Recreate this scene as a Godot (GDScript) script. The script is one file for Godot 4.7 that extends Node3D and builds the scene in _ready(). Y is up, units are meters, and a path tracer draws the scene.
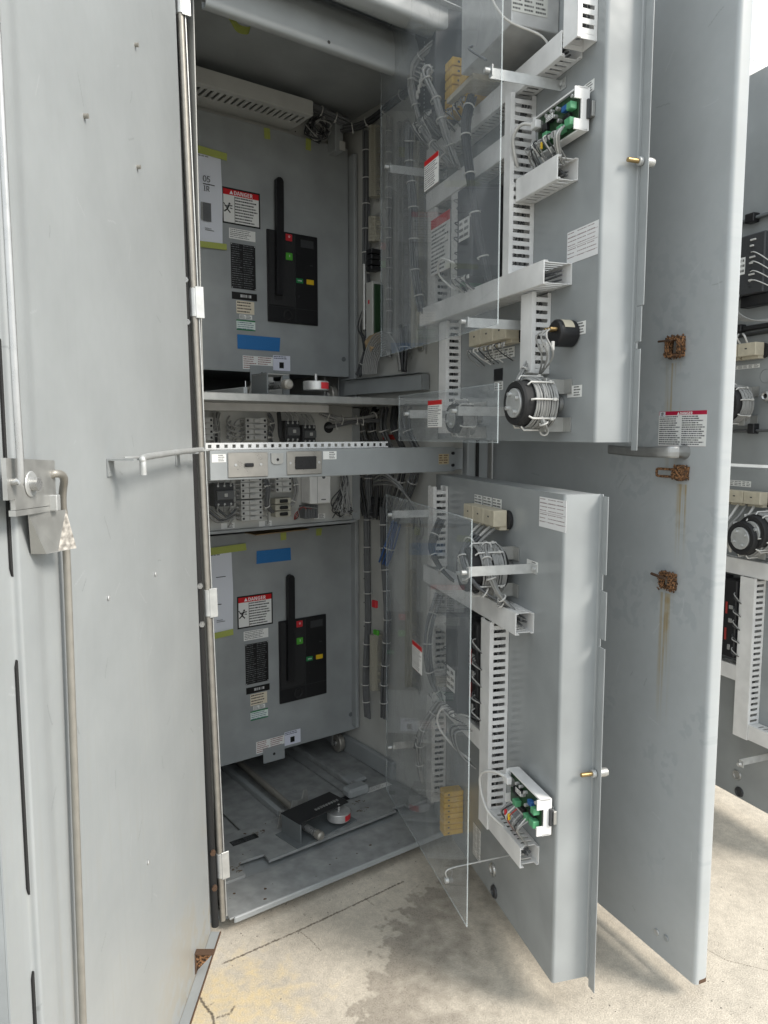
extends Node3D
# Outdoor switchgear line-up with open doors.  Units metres, y up.

var M := {}
var box_cache := {}
var name_count := {}
var rng := RandomNumberGenerator.new()

# ------------------------------------------------------------------ set-up
func _ready() -> void:
	rng.seed = 4711
	make_camera()
	make_light()
	make_materials()
	make_ground()
	make_cabinets()
	make_outer_doors()
	make_inner_doors()
	make_breakers()
	make_stuck_on_things()

func make_camera() -> void:
	var c := Camera3D.new()
	c.name = "camera"
	add_child(c)
	c.position = Vector3(0, 1.5, 0)
	c.rotation_degrees = Vector3(-6.0, 0, 0)
	c.fov = 68.64
	c.near = 0.05
	c.far = 400.0
	c.current = true

func make_light() -> void:
	var we := WorldEnvironment.new()
	we.name = "world_environment"
	var env := Environment.new()
	env.background_mode = Environment.BG_SKY
	var sm := ProceduralSkyMaterial.new()
	sm.sky_top_color = Color(0.91, 0.945, 0.975)
	sm.sky_horizon_color = Color(0.96, 0.98, 0.99)
	sm.sky_curve = 0.2
	sm.ground_bottom_color = Color(0.55, 0.54, 0.52)
	sm.ground_horizon_color = Color(0.80, 0.81, 0.82)
	sm.sun_angle_max = 0.0
	var sky := Sky.new()
	sky.sky_material = sm
	env.sky = sky
	env.tonemap_mode = Environment.TONE_MAPPER_LINEAR
	env.background_energy_multiplier = 0.68
	env.tonemap_exposure = 2.58
	env.sdfgi_enabled = true
	env.ssao_enabled = true
	env.ssil_enabled = true
	we.environment = env
	add_child(we)
	var sun := DirectionalLight3D.new()
	sun.name = "sun"
	sun.light_energy = 0.5
	sun.light_angular_distance = 20.0
	sun.light_color = Color(1.0, 0.975, 0.94)
	sun.shadow_enabled = true
	add_child(sun)
	sun.look_at_from_position(Vector3(0.72, 0.66, 0.34) * 10.0, Vector3.ZERO, Vector3.UP)

# ------------------------------------------------------------------ nodes
func numbered(called: String) -> String:
	var k: int = name_count.get(called, 0)
	name_count[called] = k + 1
	return called if k == 0 else "%s_%03d" % [called, k]

func thing(called: String, label: String, category: String, xf: Transform3D, group := "") -> Node3D:
	var o := Node3D.new()
	o.name = numbered(called)
	add_child(o)
	o.transform = xf
	tag(o, label, category, group)
	return o

func tag(o: Node, label: String, category: String, group := "") -> void:
	o.set_meta("label", label)
	o.set_meta("category", category)
	if group != "":
		o.set_meta("group", group)

func sub(called: String, parent: Node, pos := Vector3.ZERO, rot := Vector3.ZERO) -> Node3D:
	var o := Node3D.new()
	o.name = called
	parent.add_child(o, true)
	o.position = pos
	o.rotation_degrees = rot
	return o

func mi(called: String, mesh: Mesh, mat: Material, parent: Node, pos := Vector3.ZERO, rot := Vector3.ZERO) -> MeshInstance3D:
	var o := MeshInstance3D.new()
	o.name = called
	o.mesh = mesh
	o.material_override = mat
	if called in ["wires", "cable_tie", "terminals", "winding", "dark_wires", "light_wires", "contacts", "terminal_row", "screws", "wire"] and mesh is ArrayMesh:
		o.set_meta("kind", "stuff")
	parent.add_child(o, true)
	o.position = pos
	o.rotation_degrees = rot
	return o

func frame(o: Vector3, deg: float) -> Transform3D:
	return Transform3D(Basis(Vector3.UP, deg_to_rad(deg)), o)

func at(xf: Transform3D, p: Vector3) -> Transform3D:
	return xf * Transform3D(Basis.IDENTITY, p)

# ------------------------------------------------------------------ meshes
func tri(st: SurfaceTool, a: Vector3, b: Vector3, c: Vector3, out: Vector3) -> void:
	var n := (b - a).cross(c - a)
	if n.length_squared() < 1e-18:
		return
	n = n.normalized()
	if n.dot(out) < 0.0:
		n = -n
		st.set_normal(n); st.add_vertex(a)
		st.set_normal(n); st.add_vertex(b)
		st.set_normal(n); st.add_vertex(c)
	else:
		st.set_normal(n); st.add_vertex(a)
		st.set_normal(n); st.add_vertex(c)
		st.set_normal(n); st.add_vertex(b)

func new_st() -> SurfaceTool:
	var st := SurfaceTool.new()
	st.begin(Mesh.PRIMITIVE_TRIANGLES)
	return st

func add_box(st: SurfaceTool, a: Vector3, b: Vector3) -> void:
	var c := (a + b) * 0.5
	var h := ((b - a) * 0.5).abs()
	for ax in 3:
		for s in [-1.0, 1.0]:
			var n := Vector3.ZERO
			n[ax] = s
			var u := Vector3.ZERO
			u[(ax + 1) % 3] = h[(ax + 1) % 3]
			var v := Vector3.ZERO
			v[(ax + 2) % 3] = h[(ax + 2) % 3]
			var m := c + n * h[ax]
			tri(st, m - u - v, m + u - v, m + u + v, n)
			tri(st, m - u - v, m + u + v, m - u + v, n)

func cbox(size: Vector3, b: float) -> ArrayMesh:
	var key := "%.4f,%.4f,%.4f,%.4f" % [size.x, size.y, size.z, b]
	if box_cache.has(key):
		return box_cache[key]
	var h := size * 0.5
	b = minf(b, minf(h.x, minf(h.y, h.z)) * 0.9)
	var st := new_st()
	var vx := {}
	for i in 8:
		var s := Vector3(1 if i & 1 else -1, 1 if i & 2 else -1, 1 if i & 4 else -1)
		for ax in 3:
			var p := Vector3(s.x * (h.x - b), s.y * (h.y - b), s.z * (h.z - b))
			p[ax] = s[ax] * h[ax]
			vx[i * 3 + ax] = p
	for ax in 3:
		var m1 := 1 << ((ax + 1) % 3)
		var m2 := 1 << ((ax + 2) % 3)
		for s in 2:
			var base := (1 << ax) * s
			var n := Vector3.ZERO
			n[ax] = 1.0 if s == 1 else -1.0
			var a: Vector3 = vx[base * 3 + ax]
			var bb: Vector3 = vx[(base | m1) * 3 + ax]
			var cc: Vector3 = vx[(base | m1 | m2) * 3 + ax]
			var d: Vector3 = vx[(base | m2) * 3 + ax]
			tri(st, a, bb, cc, n)
			tri(st, a, cc, d, n)
		# the four bevels along this axis
		var a1 := (ax + 1) % 3
		var a2 := (ax + 2) % 3
		for k in 4:
			var lo := (m1 if k & 1 else 0) | (m2 if k & 2 else 0)
			var hi := lo | (1 << ax)
			var p0: Vector3 = vx[lo * 3 + a1]
			var p1: Vector3 = vx[lo * 3 + a2]
			var p2: Vector3 = vx[hi * 3 + a2]
			var p3: Vector3 = vx[hi * 3 + a1]
			var o := p0 + p1 + p2 + p3
			tri(st, p0, p1, p2, o)
			tri(st, p0, p2, p3, o)
	for i in 8:
		var q0: Vector3 = vx[i * 3]
		var q1: Vector3 = vx[i * 3 + 1]
		var q2: Vector3 = vx[i * 3 + 2]
		tri(st, q0, q1, q2, q0 + q1 + q2)
	var mesh := st.commit()
	box_cache[key] = mesh
	return mesh

# chamfered box between two corners
func bx(called: String, parent: Node, mat: Material, a: Vector3, b: Vector3, bev := 0.0015) -> MeshInstance3D:
	return mi(called, cbox((b - a).abs(), bev), mat, parent, (a + b) * 0.5)

# rounds the corners of a polyline in plan
func fillet(pts: Array, r: float, seg := 5) -> Array:
	var out := [pts[0]]
	for i in range(1, pts.size() - 1):
		var p: Vector2 = pts[i]
		var a: Vector2 = pts[i - 1]
		var b: Vector2 = pts[i + 1]
		var da := (a - p).normalized()
		var db := (b - p).normalized()
		var rr := minf(r, minf(p.distance_to(a), p.distance_to(b)) * 0.45)
		for k in seg + 1:
			var t := float(k) / seg
			var q0 := p + da * rr * (1.0 - t)
			var q1 := p + db * rr * t
			out.append(q0.lerp(q1, t))
	out.append(pts[pts.size() - 1])
	return out

# folded sheet metal: a plan polyline (x, z) given thickness t and drawn up from y0 to y1; uv spans the sheet in x and y
func sheet_mesh(pf: Array, y0: float, y1: float, t: float, ux0 := 0.0, ux1 := 1.0, sag := 0.0) -> ArrayMesh:
	var n := pf.size()
	var sn := []
	for i in n - 1:
		var d: Vector2 = (pf[i + 1] - pf[i]).normalized()
		sn.append(Vector2(-d.y, d.x))
	var front := []
	var back := []
	var vn := []
	for i in n:
		var n0: Vector2 = sn[maxi(i - 1, 0)]
		var n1: Vector2 = sn[mini(i, n - 2)]
		var m := (n0 + n1) / (1.0 + maxf(n0.dot(n1), -0.5))
		front.append(pf[i])
		back.append(pf[i] - m * t)
		vn.append([n0, n1] if n0.dot(n1) < 0.75 else [(n0 + n1).normalized(), (n0 + n1).normalized()])
	var st := new_st()
	for i in n - 1:
		var na: Vector2 = vn[i][1]
		var nb: Vector2 = vn[i + 1][0]
		for side in 2:
			var p: Vector2 = front[i] if side == 0 else back[i]
			var q: Vector2 = front[i + 1] if side == 0 else back[i + 1]
			var sg := 1.0 if side == 0 else -1.0
			var vs := [[p, y0, na], [q, y0, nb], [q, y1, nb], [p, y0, na], [q, y1, nb], [p, y1, na]]
			if side == 0:
				vs = [vs[0], vs[2], vs[1], vs[3], vs[5], vs[4]]
			for v in vs:
				var pp: Vector2 = v[0]
				var nn: Vector2 = v[2]
				st.set_normal(Vector3(nn.x, 0, nn.y) * sg)
				st.set_uv(Vector2((pp.x - ux0) / (ux1 - ux0), 1.0 - (float(v[1]) - y0) / (y1 - y0)))
				st.add_vertex(Vector3(pp.x + (sag if pp.x > 0.9 and float(v[1]) == y0 else 0.0), v[1], pp.y))
		for yy in [y0, y1]:
			var f0 := Vector3(front[i].x, yy, front[i].y)
			var f1 := Vector3(front[i + 1].x, yy, front[i + 1].y)
			var b0 := Vector3(back[i].x, yy, back[i].y)
			var b1 := Vector3(back[i + 1].x, yy, back[i + 1].y)
			var o := Vector3(0, 1 if yy == y1 else -1, 0)
			st.set_uv(Vector2(0.5, 0.01 if yy == y1 else 0.99))
			tri(st, f0, f1, b1, o)
			tri(st, f0, b1, b0, o)
	for e in [0, n - 1]:
		var sx := sag if front[e].x > 0.9 else 0.0
		var f0 := Vector3(front[e].x + sx, y0, front[e].y)
		var f1 := Vector3(front[e].x, y1, front[e].y)
		var b0 := Vector3(back[e].x + sx, y0, back[e].y)
		var b1 := Vector3(back[e].x, y1, back[e].y)
		var o2: Vector2 = (pf[0] - pf[1]) if e == 0 else (pf[n - 1] - pf[n - 2])
		tri(st, f0, f1, b1, Vector3(o2.x, 0, o2.y))
		tri(st, f0, b1, b0, Vector3(o2.x, 0, o2.y))
	return st.commit()

# lathe about the z axis: profile of Vector2(radius, z)
func lathe(pf: Array, seg := 20) -> ArrayMesh:
	var st := new_st()
	for i in pf.size() - 1:
		var a: Vector2 = pf[i]
		var b: Vector2 = pf[i + 1]
		var d := (b - a).normalized()
		var nr := Vector2(d.y, -d.x)
		for k in seg:
			var t0 := TAU * k / seg
			var t1 := TAU * (k + 1) / seg
			var e0 := Vector3(cos(t0), sin(t0), 0)
			var e1 := Vector3(cos(t1), sin(t1), 0)
			var vs := [[e0, a], [e1, a], [e1, b], [e0, a], [e1, b], [e0, b]]
			for v in [vs[0], vs[2], vs[1], vs[3], vs[5], vs[4]]:
				var e: Vector3 = v[0]
				var p: Vector2 = v[1]
				st.set_normal((e * nr.x + Vector3(0, 0, nr.y)).normalized())
				st.add_vertex(e * p.x + Vector3(0, 0, p.y))
	return st.commit()

func cyl(r: float, z0: float, z1: float, seg := 16, bev := 0.001) -> ArrayMesh:
	return lathe([Vector2(0, z0), Vector2(r - bev, z0), Vector2(r, z0 + bev), Vector2(r, z1 - bev), Vector2(r - bev, z1), Vector2(0, z1)], seg)

func hexa(r: float, z0: float, z1: float) -> ArrayMesh:
	return lathe([Vector2(0, z0), Vector2(r, z0), Vector2(r, z1), Vector2(0, z1)], 6)

func spline(pts: Array, per := 6) -> Array:
	if pts.size() < 3:
		return pts
	var out := []
	for i in pts.size() - 1:
		var p0: Vector3 = pts[maxi(i - 1, 0)]
		var p1: Vector3 = pts[i]
		var p2: Vector3 = pts[i + 1]
		var p3: Vector3 = pts[mini(i + 2, pts.size() - 1)]
		for k in per:
			out.append(p1.cubic_interpolate(p2, p0, p3, float(k) / per))
	out.append(pts[pts.size() - 1])
	return out

func add_tube(st: SurfaceTool, pts: Array, r: float, sides := 7, closed := false) -> void:
	var n := pts.size()
	var rings := []
	var up := Vector3.UP
	for i in n:
		var a: Vector3 = pts[(i - 1 + n) % n] if closed else pts[maxi(i - 1, 0)]
		var b: Vector3 = pts[(i + 1) % n] if closed else pts[mini(i + 1, n - 1)]
		var d := (b - a).normalized()
		if i == 0 and absf(d.dot(up)) > 0.9:
			up = Vector3.RIGHT
		up = (up - d * up.dot(d))
		if up.length() < 1e-4:
			up = d.cross(Vector3(0.3, 0.5, 0.8))
		up = up.normalized()
		var w := d.cross(up)
		var ring := []
		for k in sides:
			var t := TAU * k / sides
			ring.append(up * cos(t) + w * sin(t))
		rings.append(ring)
	var cnt := n if closed else n - 1
	for i in cnt:
		var j := (i + 1) % n
		for k in sides:
			var k2 := (k + 1) % sides
			for v in [[i, k], [j, k2], [i, k2], [i, k], [j, k], [j, k2]]:
				var nn: Vector3 = rings[v[0]][v[1]]
				st.set_normal(nn)
				st.add_vertex(pts[v[0]] + nn * r)
	if not closed:
		for e in [0, n - 1]:
			var o: Vector3 = (pts[0] - pts[1]) if e == 0 else (pts[n - 1] - pts[n - 2])
			for k in sides:
				tri(st, pts[e], pts[e] + rings[e][k] * r, pts[e] + rings[e][(k + 1) % sides] * r, o)

func tube(called: String, parent: Node, mat: Material, pts: Array, r: float, sides := 8, per := 6) -> MeshInstance3D:
	var st := new_st()
	add_tube(st, spline(pts, per) if per > 0 else pts, r, sides)
	return mi(called, st.commit(), mat, parent)

# flat shape in x, y drawn out from z0 to z1
func prism(poly: Array, z0: float, z1: float) -> ArrayMesh:
	var st := new_st()
	var pv := PackedVector2Array(poly)
	var idx := Geometry2D.triangulate_polygon(pv)
	for i in range(0, idx.size(), 3):
		var a := pv[idx[i]]
		var b := pv[idx[i + 1]]
		var c := pv[idx[i + 2]]
		tri(st, Vector3(a.x, a.y, z1), Vector3(b.x, b.y, z1), Vector3(c.x, c.y, z1), Vector3.BACK)
		tri(st, Vector3(a.x, a.y, z0), Vector3(b.x, b.y, z0), Vector3(c.x, c.y, z0), Vector3.FORWARD)
	var cw := Geometry2D.is_polygon_clockwise(pv)
	for i in pv.size():
		var a := pv[i]
		var b := pv[(i + 1) % pv.size()]
		var d := b - a
		var o := Vector3(d.y, -d.x, 0) * (-1.0 if cw else 1.0)
		tri(st, Vector3(a.x, a.y, z0), Vector3(b.x, b.y, z0), Vector3(b.x, b.y, z1), o)
		tri(st, Vector3(a.x, a.y, z0), Vector3(b.x, b.y, z1), Vector3(a.x, a.y, z1), o)
	return st.commit()

# thin printed card facing +z, uv over its face
func card_mesh(w: float, h: float, t := 0.0006) -> ArrayMesh:
	var st := new_st()
	var x := w * 0.5
	var y := h * 0.5
	var vs := [Vector3(-x, -y, t), Vector3(x, y, t), Vector3(x, -y, t), Vector3(-x, -y, t), Vector3(-x, y, t), Vector3(x, y, t)]
	for v in vs:
		st.set_normal(Vector3.BACK)
		st.set_uv(Vector2((v.x + x) / w, 1.0 - (v.y + y) / h))
		st.add_vertex(v)
	st.set_uv(Vector2(0.02, 0.98))
	for s in [[Vector3(-x, -y, 0), Vector3(x, -y, 0), Vector3.DOWN], [Vector3(x, -y, 0), Vector3(x, y, 0), Vector3.RIGHT], [Vector3(x, y, 0), Vector3(-x, y, 0), Vector3.UP], [Vector3(-x, y, 0), Vector3(-x, -y, 0), Vector3.LEFT]]:
		var a: Vector3 = s[0]
		var b: Vector3 = s[1]
		var u := Vector3(0, 0, t)
		tri(st, a, b, b + u, s[2])
		tri(st, a, b + u, a + u, s[2])
	return st.commit()

func card(called: String, parent: Node, mat: Material, x0: float, x1: float, y0: float, y1: float, z: float, t := 0.0006) -> MeshInstance3D:
	return mi(called, card_mesh(x1 - x0, y1 - y0, t), mat, parent, Vector3((x0 + x1) * 0.5, (y0 + y1) * 0.5, z + 0.0003))

func text(called: String, parent: Node, mat: Material, s: String, h: float, p: Vector3, bold := true) -> MeshInstance3D:
	var tm := TextMesh.new()
	var f := SystemFont.new()
	f.font_names = PackedStringArray(["Droid Sans"])
	if bold:
		f.font_weight = 700
	tm.font = f
	tm.text = s
	tm.font_size = 32
	tm.pixel_size = h / 23.0
	tm.depth = 0.0005
	tm.curve_step = 4.0
	return mi(called, tm, mat, parent, p)

# ------------------------------------------------------------------ materials
func lin(r: float, g: float, b: float) -> Color:
	return Color(r, g, b).linear_to_srgb()

func noise_img(sz: int, freq: float, oct: int, sd: int, kind := FastNoiseLite.TYPE_SIMPLEX_SMOOTH) -> Image:
	var fn := FastNoiseLite.new()
	fn.noise_type = kind
	fn.seed = sd
	fn.frequency = freq
	fn.fractal_octaves = oct
	return fn.get_seamless_image(sz, sz)

# grey multiplier texture between lo and 1
func tone_tex(img: Image, lo: float, contrast := 1.0) -> ImageTexture:
	var d := img.get_data()
	var w := img.get_width()
	var out := PackedByteArray()
	out.resize(w * w * 3)
	for i in w * w:
		var v := clampf((d[i] / 255.0 - 0.5) * contrast + 0.5, 0.0, 1.0)
		var g := int(255.0 * lerpf(lo, 1.0, v))
		out[i * 3] = g
		out[i * 3 + 1] = g
		out[i * 3 + 2] = g
	return ImageTexture.create_from_image(Image.create_from_data(w, w, false, Image.FORMAT_RGB8, out))

func mat(c: Color, rough := 0.5, metal := 0.0) -> StandardMaterial3D:
	var m := StandardMaterial3D.new()
	m.albedo_color = c
	m.roughness = rough
	m.metallic = metal
	return m

func tri_mat(c: Color, rough: float, metal: float, tex: Texture2D, scale: float, rtex: Texture2D = null, ntex: Texture2D = null, nscale := 0.2) -> StandardMaterial3D:
	var m := mat(c, rough, metal)
	m.albedo_texture = tex
	m.uv1_triplanar = true
	m.uv1_scale = Vector3.ONE * scale
	if rtex != null:
		m.roughness_texture = rtex
	if ntex != null:
		m.normal_enabled = true
		m.normal_texture = ntex
		m.normal_scale = nscale
	return m

# a printed label: paper, optional border, coloured head, rows of small unreadable print in n columns
func print_mat(paper: Color, ink: Color, rows: int, cols: int, opts := {}) -> StandardMaterial3D:
	var w: int = opts.get("w", 160)
	var h: int = opts.get("h", 120)
	var img := Image.create(w, h, false, Image.FORMAT_RGB8)
	img.fill(paper)
	var b: int = opts.get("border", 0)
	if b > 0:
		img.fill(opts.get("border_color", Color(0.03, 0.03, 0.03)))
		img.fill_rect(Rect2i(b, b, w - 2 * b, h - 2 * b), paper)
	var top := b + 3
	if opts.has("head"):
		var hh := int(h * float(opts.get("head_h", 0.2)))
		img.fill_rect(Rect2i(b, b, w - 2 * b, hh), opts["head"])
		top += hh
	if opts.has("foot"):
		img.fill_rect(Rect2i(b, h - b - int(h * 0.12), w - 2 * b, int(h * 0.12)), opts["foot"])
	var left: int = b + 4 + int(opts.get("left", 0.0) * w)
	if opts.has("left") and opts.get("divider", true):
		img.fill_rect(Rect2i(left - 3, top, 2, h - top - b), ink)
	var r := RandomNumberGenerator.new()
	r.seed = int(opts.get("seed", 5))
	var cw := float(w - b - 3 - left) / cols
	var span: float = opts.get("span", 1.0)
	var rh := float(h - top - b - 2) * span / rows
	for c in cols:
		for k in rows:
			var x := left + c * cw
			var y := int(top + k * rh + rh * 0.2)
			var th := maxi(1, int(rh * float(opts.get("th", 0.5))))
			var xe := left + (c + 1) * cw - 4 - r.randf() * cw * 0.3
			while x < xe:
				var wl := r.randf_range(3.0, 11.0)
				var col := paper.lerp(ink, r.randf_range(0.55, 0.95))
				img.fill_rect(Rect2i(int(x), y, int(minf(wl, xe - x)) + 1, th), col)
				x += wl + 2.0
	if opts.has("grid"):
		for k in 3:
			var yy := int(h * (0.2 + 0.3 * k))
			img.fill_rect(Rect2i(3, yy, w - 6, 1), ink)
	if opts.has("blot"):
		var bp: Rect2i = opts["blot"]
		img.fill_rect(bp, opts["blot_color"])
	var m := mat(Color.WHITE, opts.get("rough", 0.45))
	m.albedo_texture = ImageTexture.create_from_image(img)
	return m

func make_materials() -> void:
	var n_soft := noise_img(256, 0.012, 4, 3)
	var n_fine := noise_img(256, 0.09, 3, 8)
	var n_speck := noise_img(256, 0.22, 2, 15)
	var t_soft := tone_tex(n_soft, 0.90)
	var t_fine := tone_tex(n_fine, 0.86)
	var t_rough := tone_tex(n_soft, 0.72, 1.6)
	var t_dirty := tone_tex(noise_img(512, 0.02, 6, 44), 0.84, 1.2)
	var t_speck := tone_tex(n_speck, 0.6, 1.5)
	var nb := noise_img(256, 0.05, 2, 30)
	nb.convert(Image.FORMAT_RGBA8)
	nb.bump_map_to_normal_map(2.0)
	var n_peel := ImageTexture.create_from_image(nb)
	var paint := lin(0.345, 0.364, 0.368)
	M.paint = tri_mat(paint, 0.42, 0.0, t_soft, 1.3, t_rough, n_peel, 0.12)
	M.paint_gloss = tri_mat(paint, 0.27, 0.0, t_soft, 1.1, t_rough, n_peel, 0.05)
	M.breaker_paint = tri_mat(paint, 0.5, 0.0, t_soft, 1.5, t_rough, n_peel, 0.1)
	M.cream_paint = tri_mat(lin(0.56, 0.56, 0.53), 0.5, 0.0, t_soft, 1.2)
	M.dark_paint = tri_mat(lin(0.16, 0.175, 0.18), 0.55, 0.0, t_soft, 1.2)
	M.floor_paint = tri_mat(lin(0.34, 0.35, 0.345), 0.55, 0.0, t_dirty, 1.4, t_rough)
	M.galv = tri_mat(lin(0.47, 0.47, 0.45), 0.42, 0.55, t_soft, 7.0, t_rough)
	M.steel = tri_mat(lin(0.52, 0.52, 0.51), 0.34, 0.65, t_soft, 6.0, t_rough)
	M.stainless = tri_mat(lin(0.44, 0.42, 0.385), 0.38, 0.6, t_soft, 6.0, t_rough)
	M.zinc = tri_mat(lin(0.62, 0.63, 0.62), 0.42, 0.5, t_soft, 8.0)
	M.brass = tri_mat(lin(0.42, 0.30, 0.14), 0.4, 0.8, t_fine, 20.0)
	M.spotted = tri_mat(lin(0.62, 0.58, 0.52), 0.6, 0.1, tone_tex(noise_img(256, 0.06, 3, 61), 0.6, 2.2), 5.0)
	M.rod = tri_mat(lin(0.38, 0.36, 0.32), 0.45, 0.5, t_soft, 9.0)
	M.handle = tri_mat(lin(0.40, 0.40, 0.39), 0.4, 0.7, t_soft, 9.0, t_rough)
	M.case_metal = tri_mat(lin(0.58, 0.58, 0.57), 0.4, 0.25, t_soft, 4.0)
	M.rust = tri_mat(lin(0.38, 0.19, 0.085), 0.9, 0.0, tone_tex(noise_img(256, 0.05, 4, 83), 0.3, 2.4), 9.0)
	M.stain = tri_mat(lin(0.21, 0.155, 0.10), 0.8, 0.0, t_speck, 14.0)
	M.rust_dark = tri_mat(lin(0.15, 0.085, 0.05), 0.9, 0.0, t_speck, 14.0)
	M.black = tri_mat(lin(0.012, 0.012, 0.014), 0.42, 0.0, t_fine, 5.0)
	M.black_matte = tri_mat(lin(0.02, 0.02, 0.021), 0.75, 0.0, t_fine, 5.0)
	M.rubber = tri_mat(lin(0.024, 0.024, 0.024), 0.85, 0.0, t_speck, 8.0)
	M.pvc = tri_mat(lin(0.86, 0.855, 0.84), 0.42, 0.0, t_soft, 2.5)
	M.pvc_dusty = tri_mat(lin(0.76, 0.75, 0.725), 0.6, 0.0, t_fine, 3.0)
	M.cream = tri_mat(lin(0.62, 0.56, 0.43), 0.45, 0.0, t_soft, 8.0)
	M.terminal = tri_mat(lin(0.50, 0.48, 0.40), 0.5, 0.0, t_fine, 8.0)
	M.orange = tri_mat(lin(0.80, 0.50, 0.06), 0.45, 0.0, t_soft, 6.0)
	M.relay = tri_mat(lin(0.05, 0.052, 0.056), 0.5, 0.0, t_fine, 5.0)
	M.module = tri_mat(lin(0.58, 0.58, 0.56), 0.45, 0.0, t_soft, 5.0)
	M.cable = tri_mat(lin(0.33, 0.33, 0.32), 0.5, 0.0, t_soft, 8.0)
	M.cable_dark = tri_mat(lin(0.045, 0.047, 0.05), 0.5, 0.0, t_soft, 8.0)
	M.cable_mid = tri_mat(lin(0.13, 0.135, 0.14), 0.5, 0.0, t_soft, 8.0)
	M.cable_white = tri_mat(lin(0.68, 0.67, 0.64), 0.45, 0.0, t_soft, 8.0)
	M.cable_red = mat(lin(0.32, 0.03, 0.025), 0.5)
	M.cable_blue = mat(lin(0.03, 0.09, 0.26), 0.5)
	M.pcb = tri_mat(lin(0.03, 0.085, 0.035), 0.35, 0.0, t_speck, 12.0)
	M.conn_green = mat(lin(0.10, 0.34, 0.17), 0.45)
	M.conn_blue = mat(lin(0.03, 0.12, 0.34), 0.4)
	M.red = mat(lin(0.55, 0.03, 0.04), 0.4)
	M.green = mat(lin(0.08, 0.36, 0.04), 0.4)
	M.green2 = mat(lin(0.02, 0.22, 0.07), 0.4)
	M.yellow = mat(lin(0.70, 0.46, 0.02), 0.4)
	M.ink = mat(lin(0.02, 0.02, 0.02), 0.6)
	M.white_ink = mat(lin(0.8, 0.8, 0.8), 0.5)
	M.tape_green = tri_mat(lin(0.45, 0.50, 0.12), 0.7, 0.0, t_fine, 12.0)
	M.tape_blue = tri_mat(lin(0.025, 0.19, 0.50), 0.65, 0.0, t_fine, 10.0)
	M.paper = tri_mat(lin(0.74, 0.76, 0.80), 0.7, 0.0, t_soft, 4.0)
	M.kraft = tri_mat(lin(0.42, 0.30, 0.17), 0.8, 0.0, t_fine, 6.0)
	M.drum = tri_mat(lin(0.62, 0.62, 0.61), 0.35, 0.5, t_soft, 8.0)
	M.far_white = tri_mat(lin(0.78, 0.77, 0.74), 0.7, 0.0, t_soft, 0.4)
	M.scratch = shield_material(3)
	M.scratch_low = shield_material(8)
	var g := StandardMaterial3D.new()
	g.transparency = BaseMaterial3D.TRANSPARENCY_ALPHA
	g.albedo_color = Color(0.60, 0.63, 0.65, 0.25)
	g.roughness = 0.03
	g.metallic_specular = 0.5
	M.clear = g
	var ge := StandardMaterial3D.new()
	ge.transparency = BaseMaterial3D.TRANSPARENCY_ALPHA
	ge.albedo_color = Color(0.78, 0.82, 0.83, 0.28)
	ge.roughness = 0.3
	M.clear_edge = ge
	var wh := Color(0.9, 0.9, 0.89)
	var ik := Color(0.12, 0.12, 0.12)
	M.p_danger = print_mat(wh, ik, 9, 1, {"w": 200, "h": 164, "border": 7, "head": Color(0.78, 0.07, 0.10), "head_h": 0.16, "left": 0.28, "seed": 2})
	M.p_plate = print_mat(wh, Color(0.25, 0.25, 0.25), 5, 1, {"w": 120, "h": 44, "seed": 3})
	M.p_black = print_mat(Color(0.025, 0.025, 0.03), Color(0.55, 0.56, 0.57), 20, 2, {"th": 0.35, "w": 130, "h": 200, "seed": 4})
	M.p_brand = print_mat(Color(0.03, 0.03, 0.03), Color(0.85, 0.85, 0.85), 1, 1, {"w": 120, "h": 30, "left": 0.3, "divider": false, "seed": 6})
	M.p_cream = print_mat(Color(0.86, 0.82, 0.74), Color(0.2, 0.16, 0.14), 4, 1, {"w": 100, "h": 60, "seed": 7})
	M.p_green = print_mat(Color(0.86, 0.90, 0.88), Color(0.3, 0.4, 0.45), 4, 1, {"w": 110, "h": 56, "head": Color(0.05, 0.45, 0.25), "foot": Color(0.05, 0.45, 0.25), "head_h": 0.13, "seed": 8})
	M.p_wide = print_mat(wh, Color(0.45, 0.2, 0.18), 6, 2, {"w": 170, "h": 64, "seed": 9})
	M.p_lock = print_mat(Color(0.86, 0.87, 0.92), Color(0.15, 0.16, 0.25), 2, 1, {"w": 100, "h": 76, "span": 0.25, "blot": Rect2i(36, 34, 26, 30), "blot_color": Color(0.03, 0.03, 0.04), "seed": 10})
	M.p_small = print_mat(wh, ik, 4, 1, {"w": 110, "h": 56, "left": 0.42, "divider": false, "seed": 11})
	M.p_small2 = print_mat(wh, ik, 3, 2, {"w": 110, "h": 50, "seed": 12})
	M.p_row = print_mat(wh, ik, 3, 6, {"w": 220, "h": 40, "seed": 13})
	M.p_doc = print_mat(Color(0.88, 0.88, 0.88), Color(0.45, 0.36, 0.36), 7, 3, {"span": 0.92, "th": 0.25, "w": 200, "h": 120, "grid": true, "seed": 14})
	M.p_shield = print_mat(wh, Color(0.2, 0.2, 0.22), 11, 1, {"w": 110, "h": 96, "head": Color(0.75, 0.08, 0.1), "head_h": 0.17, "seed": 15})
	M.p_door = print_mat(wh, Color(0.12, 0.12, 0.14), 14, 2, {"w": 240, "h": 132, "head": Color(0.70, 0.09, 0.24), "head_h": 0.12, "seed": 16})
	M.p_psu = print_mat(Color(0.80, 0.80, 0.78), Color(0.25, 0.25, 0.25), 4, 3, {"w": 160, "h": 76, "seed": 17})
	M.p_paper = print_mat(Color(0.87, 0.88, 0.91), Color(0.3, 0.3, 0.3), 1, 1, {"w": 160, "h": 250, "span": 0.03, "seed": 18, "rough": 0.7})
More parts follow.
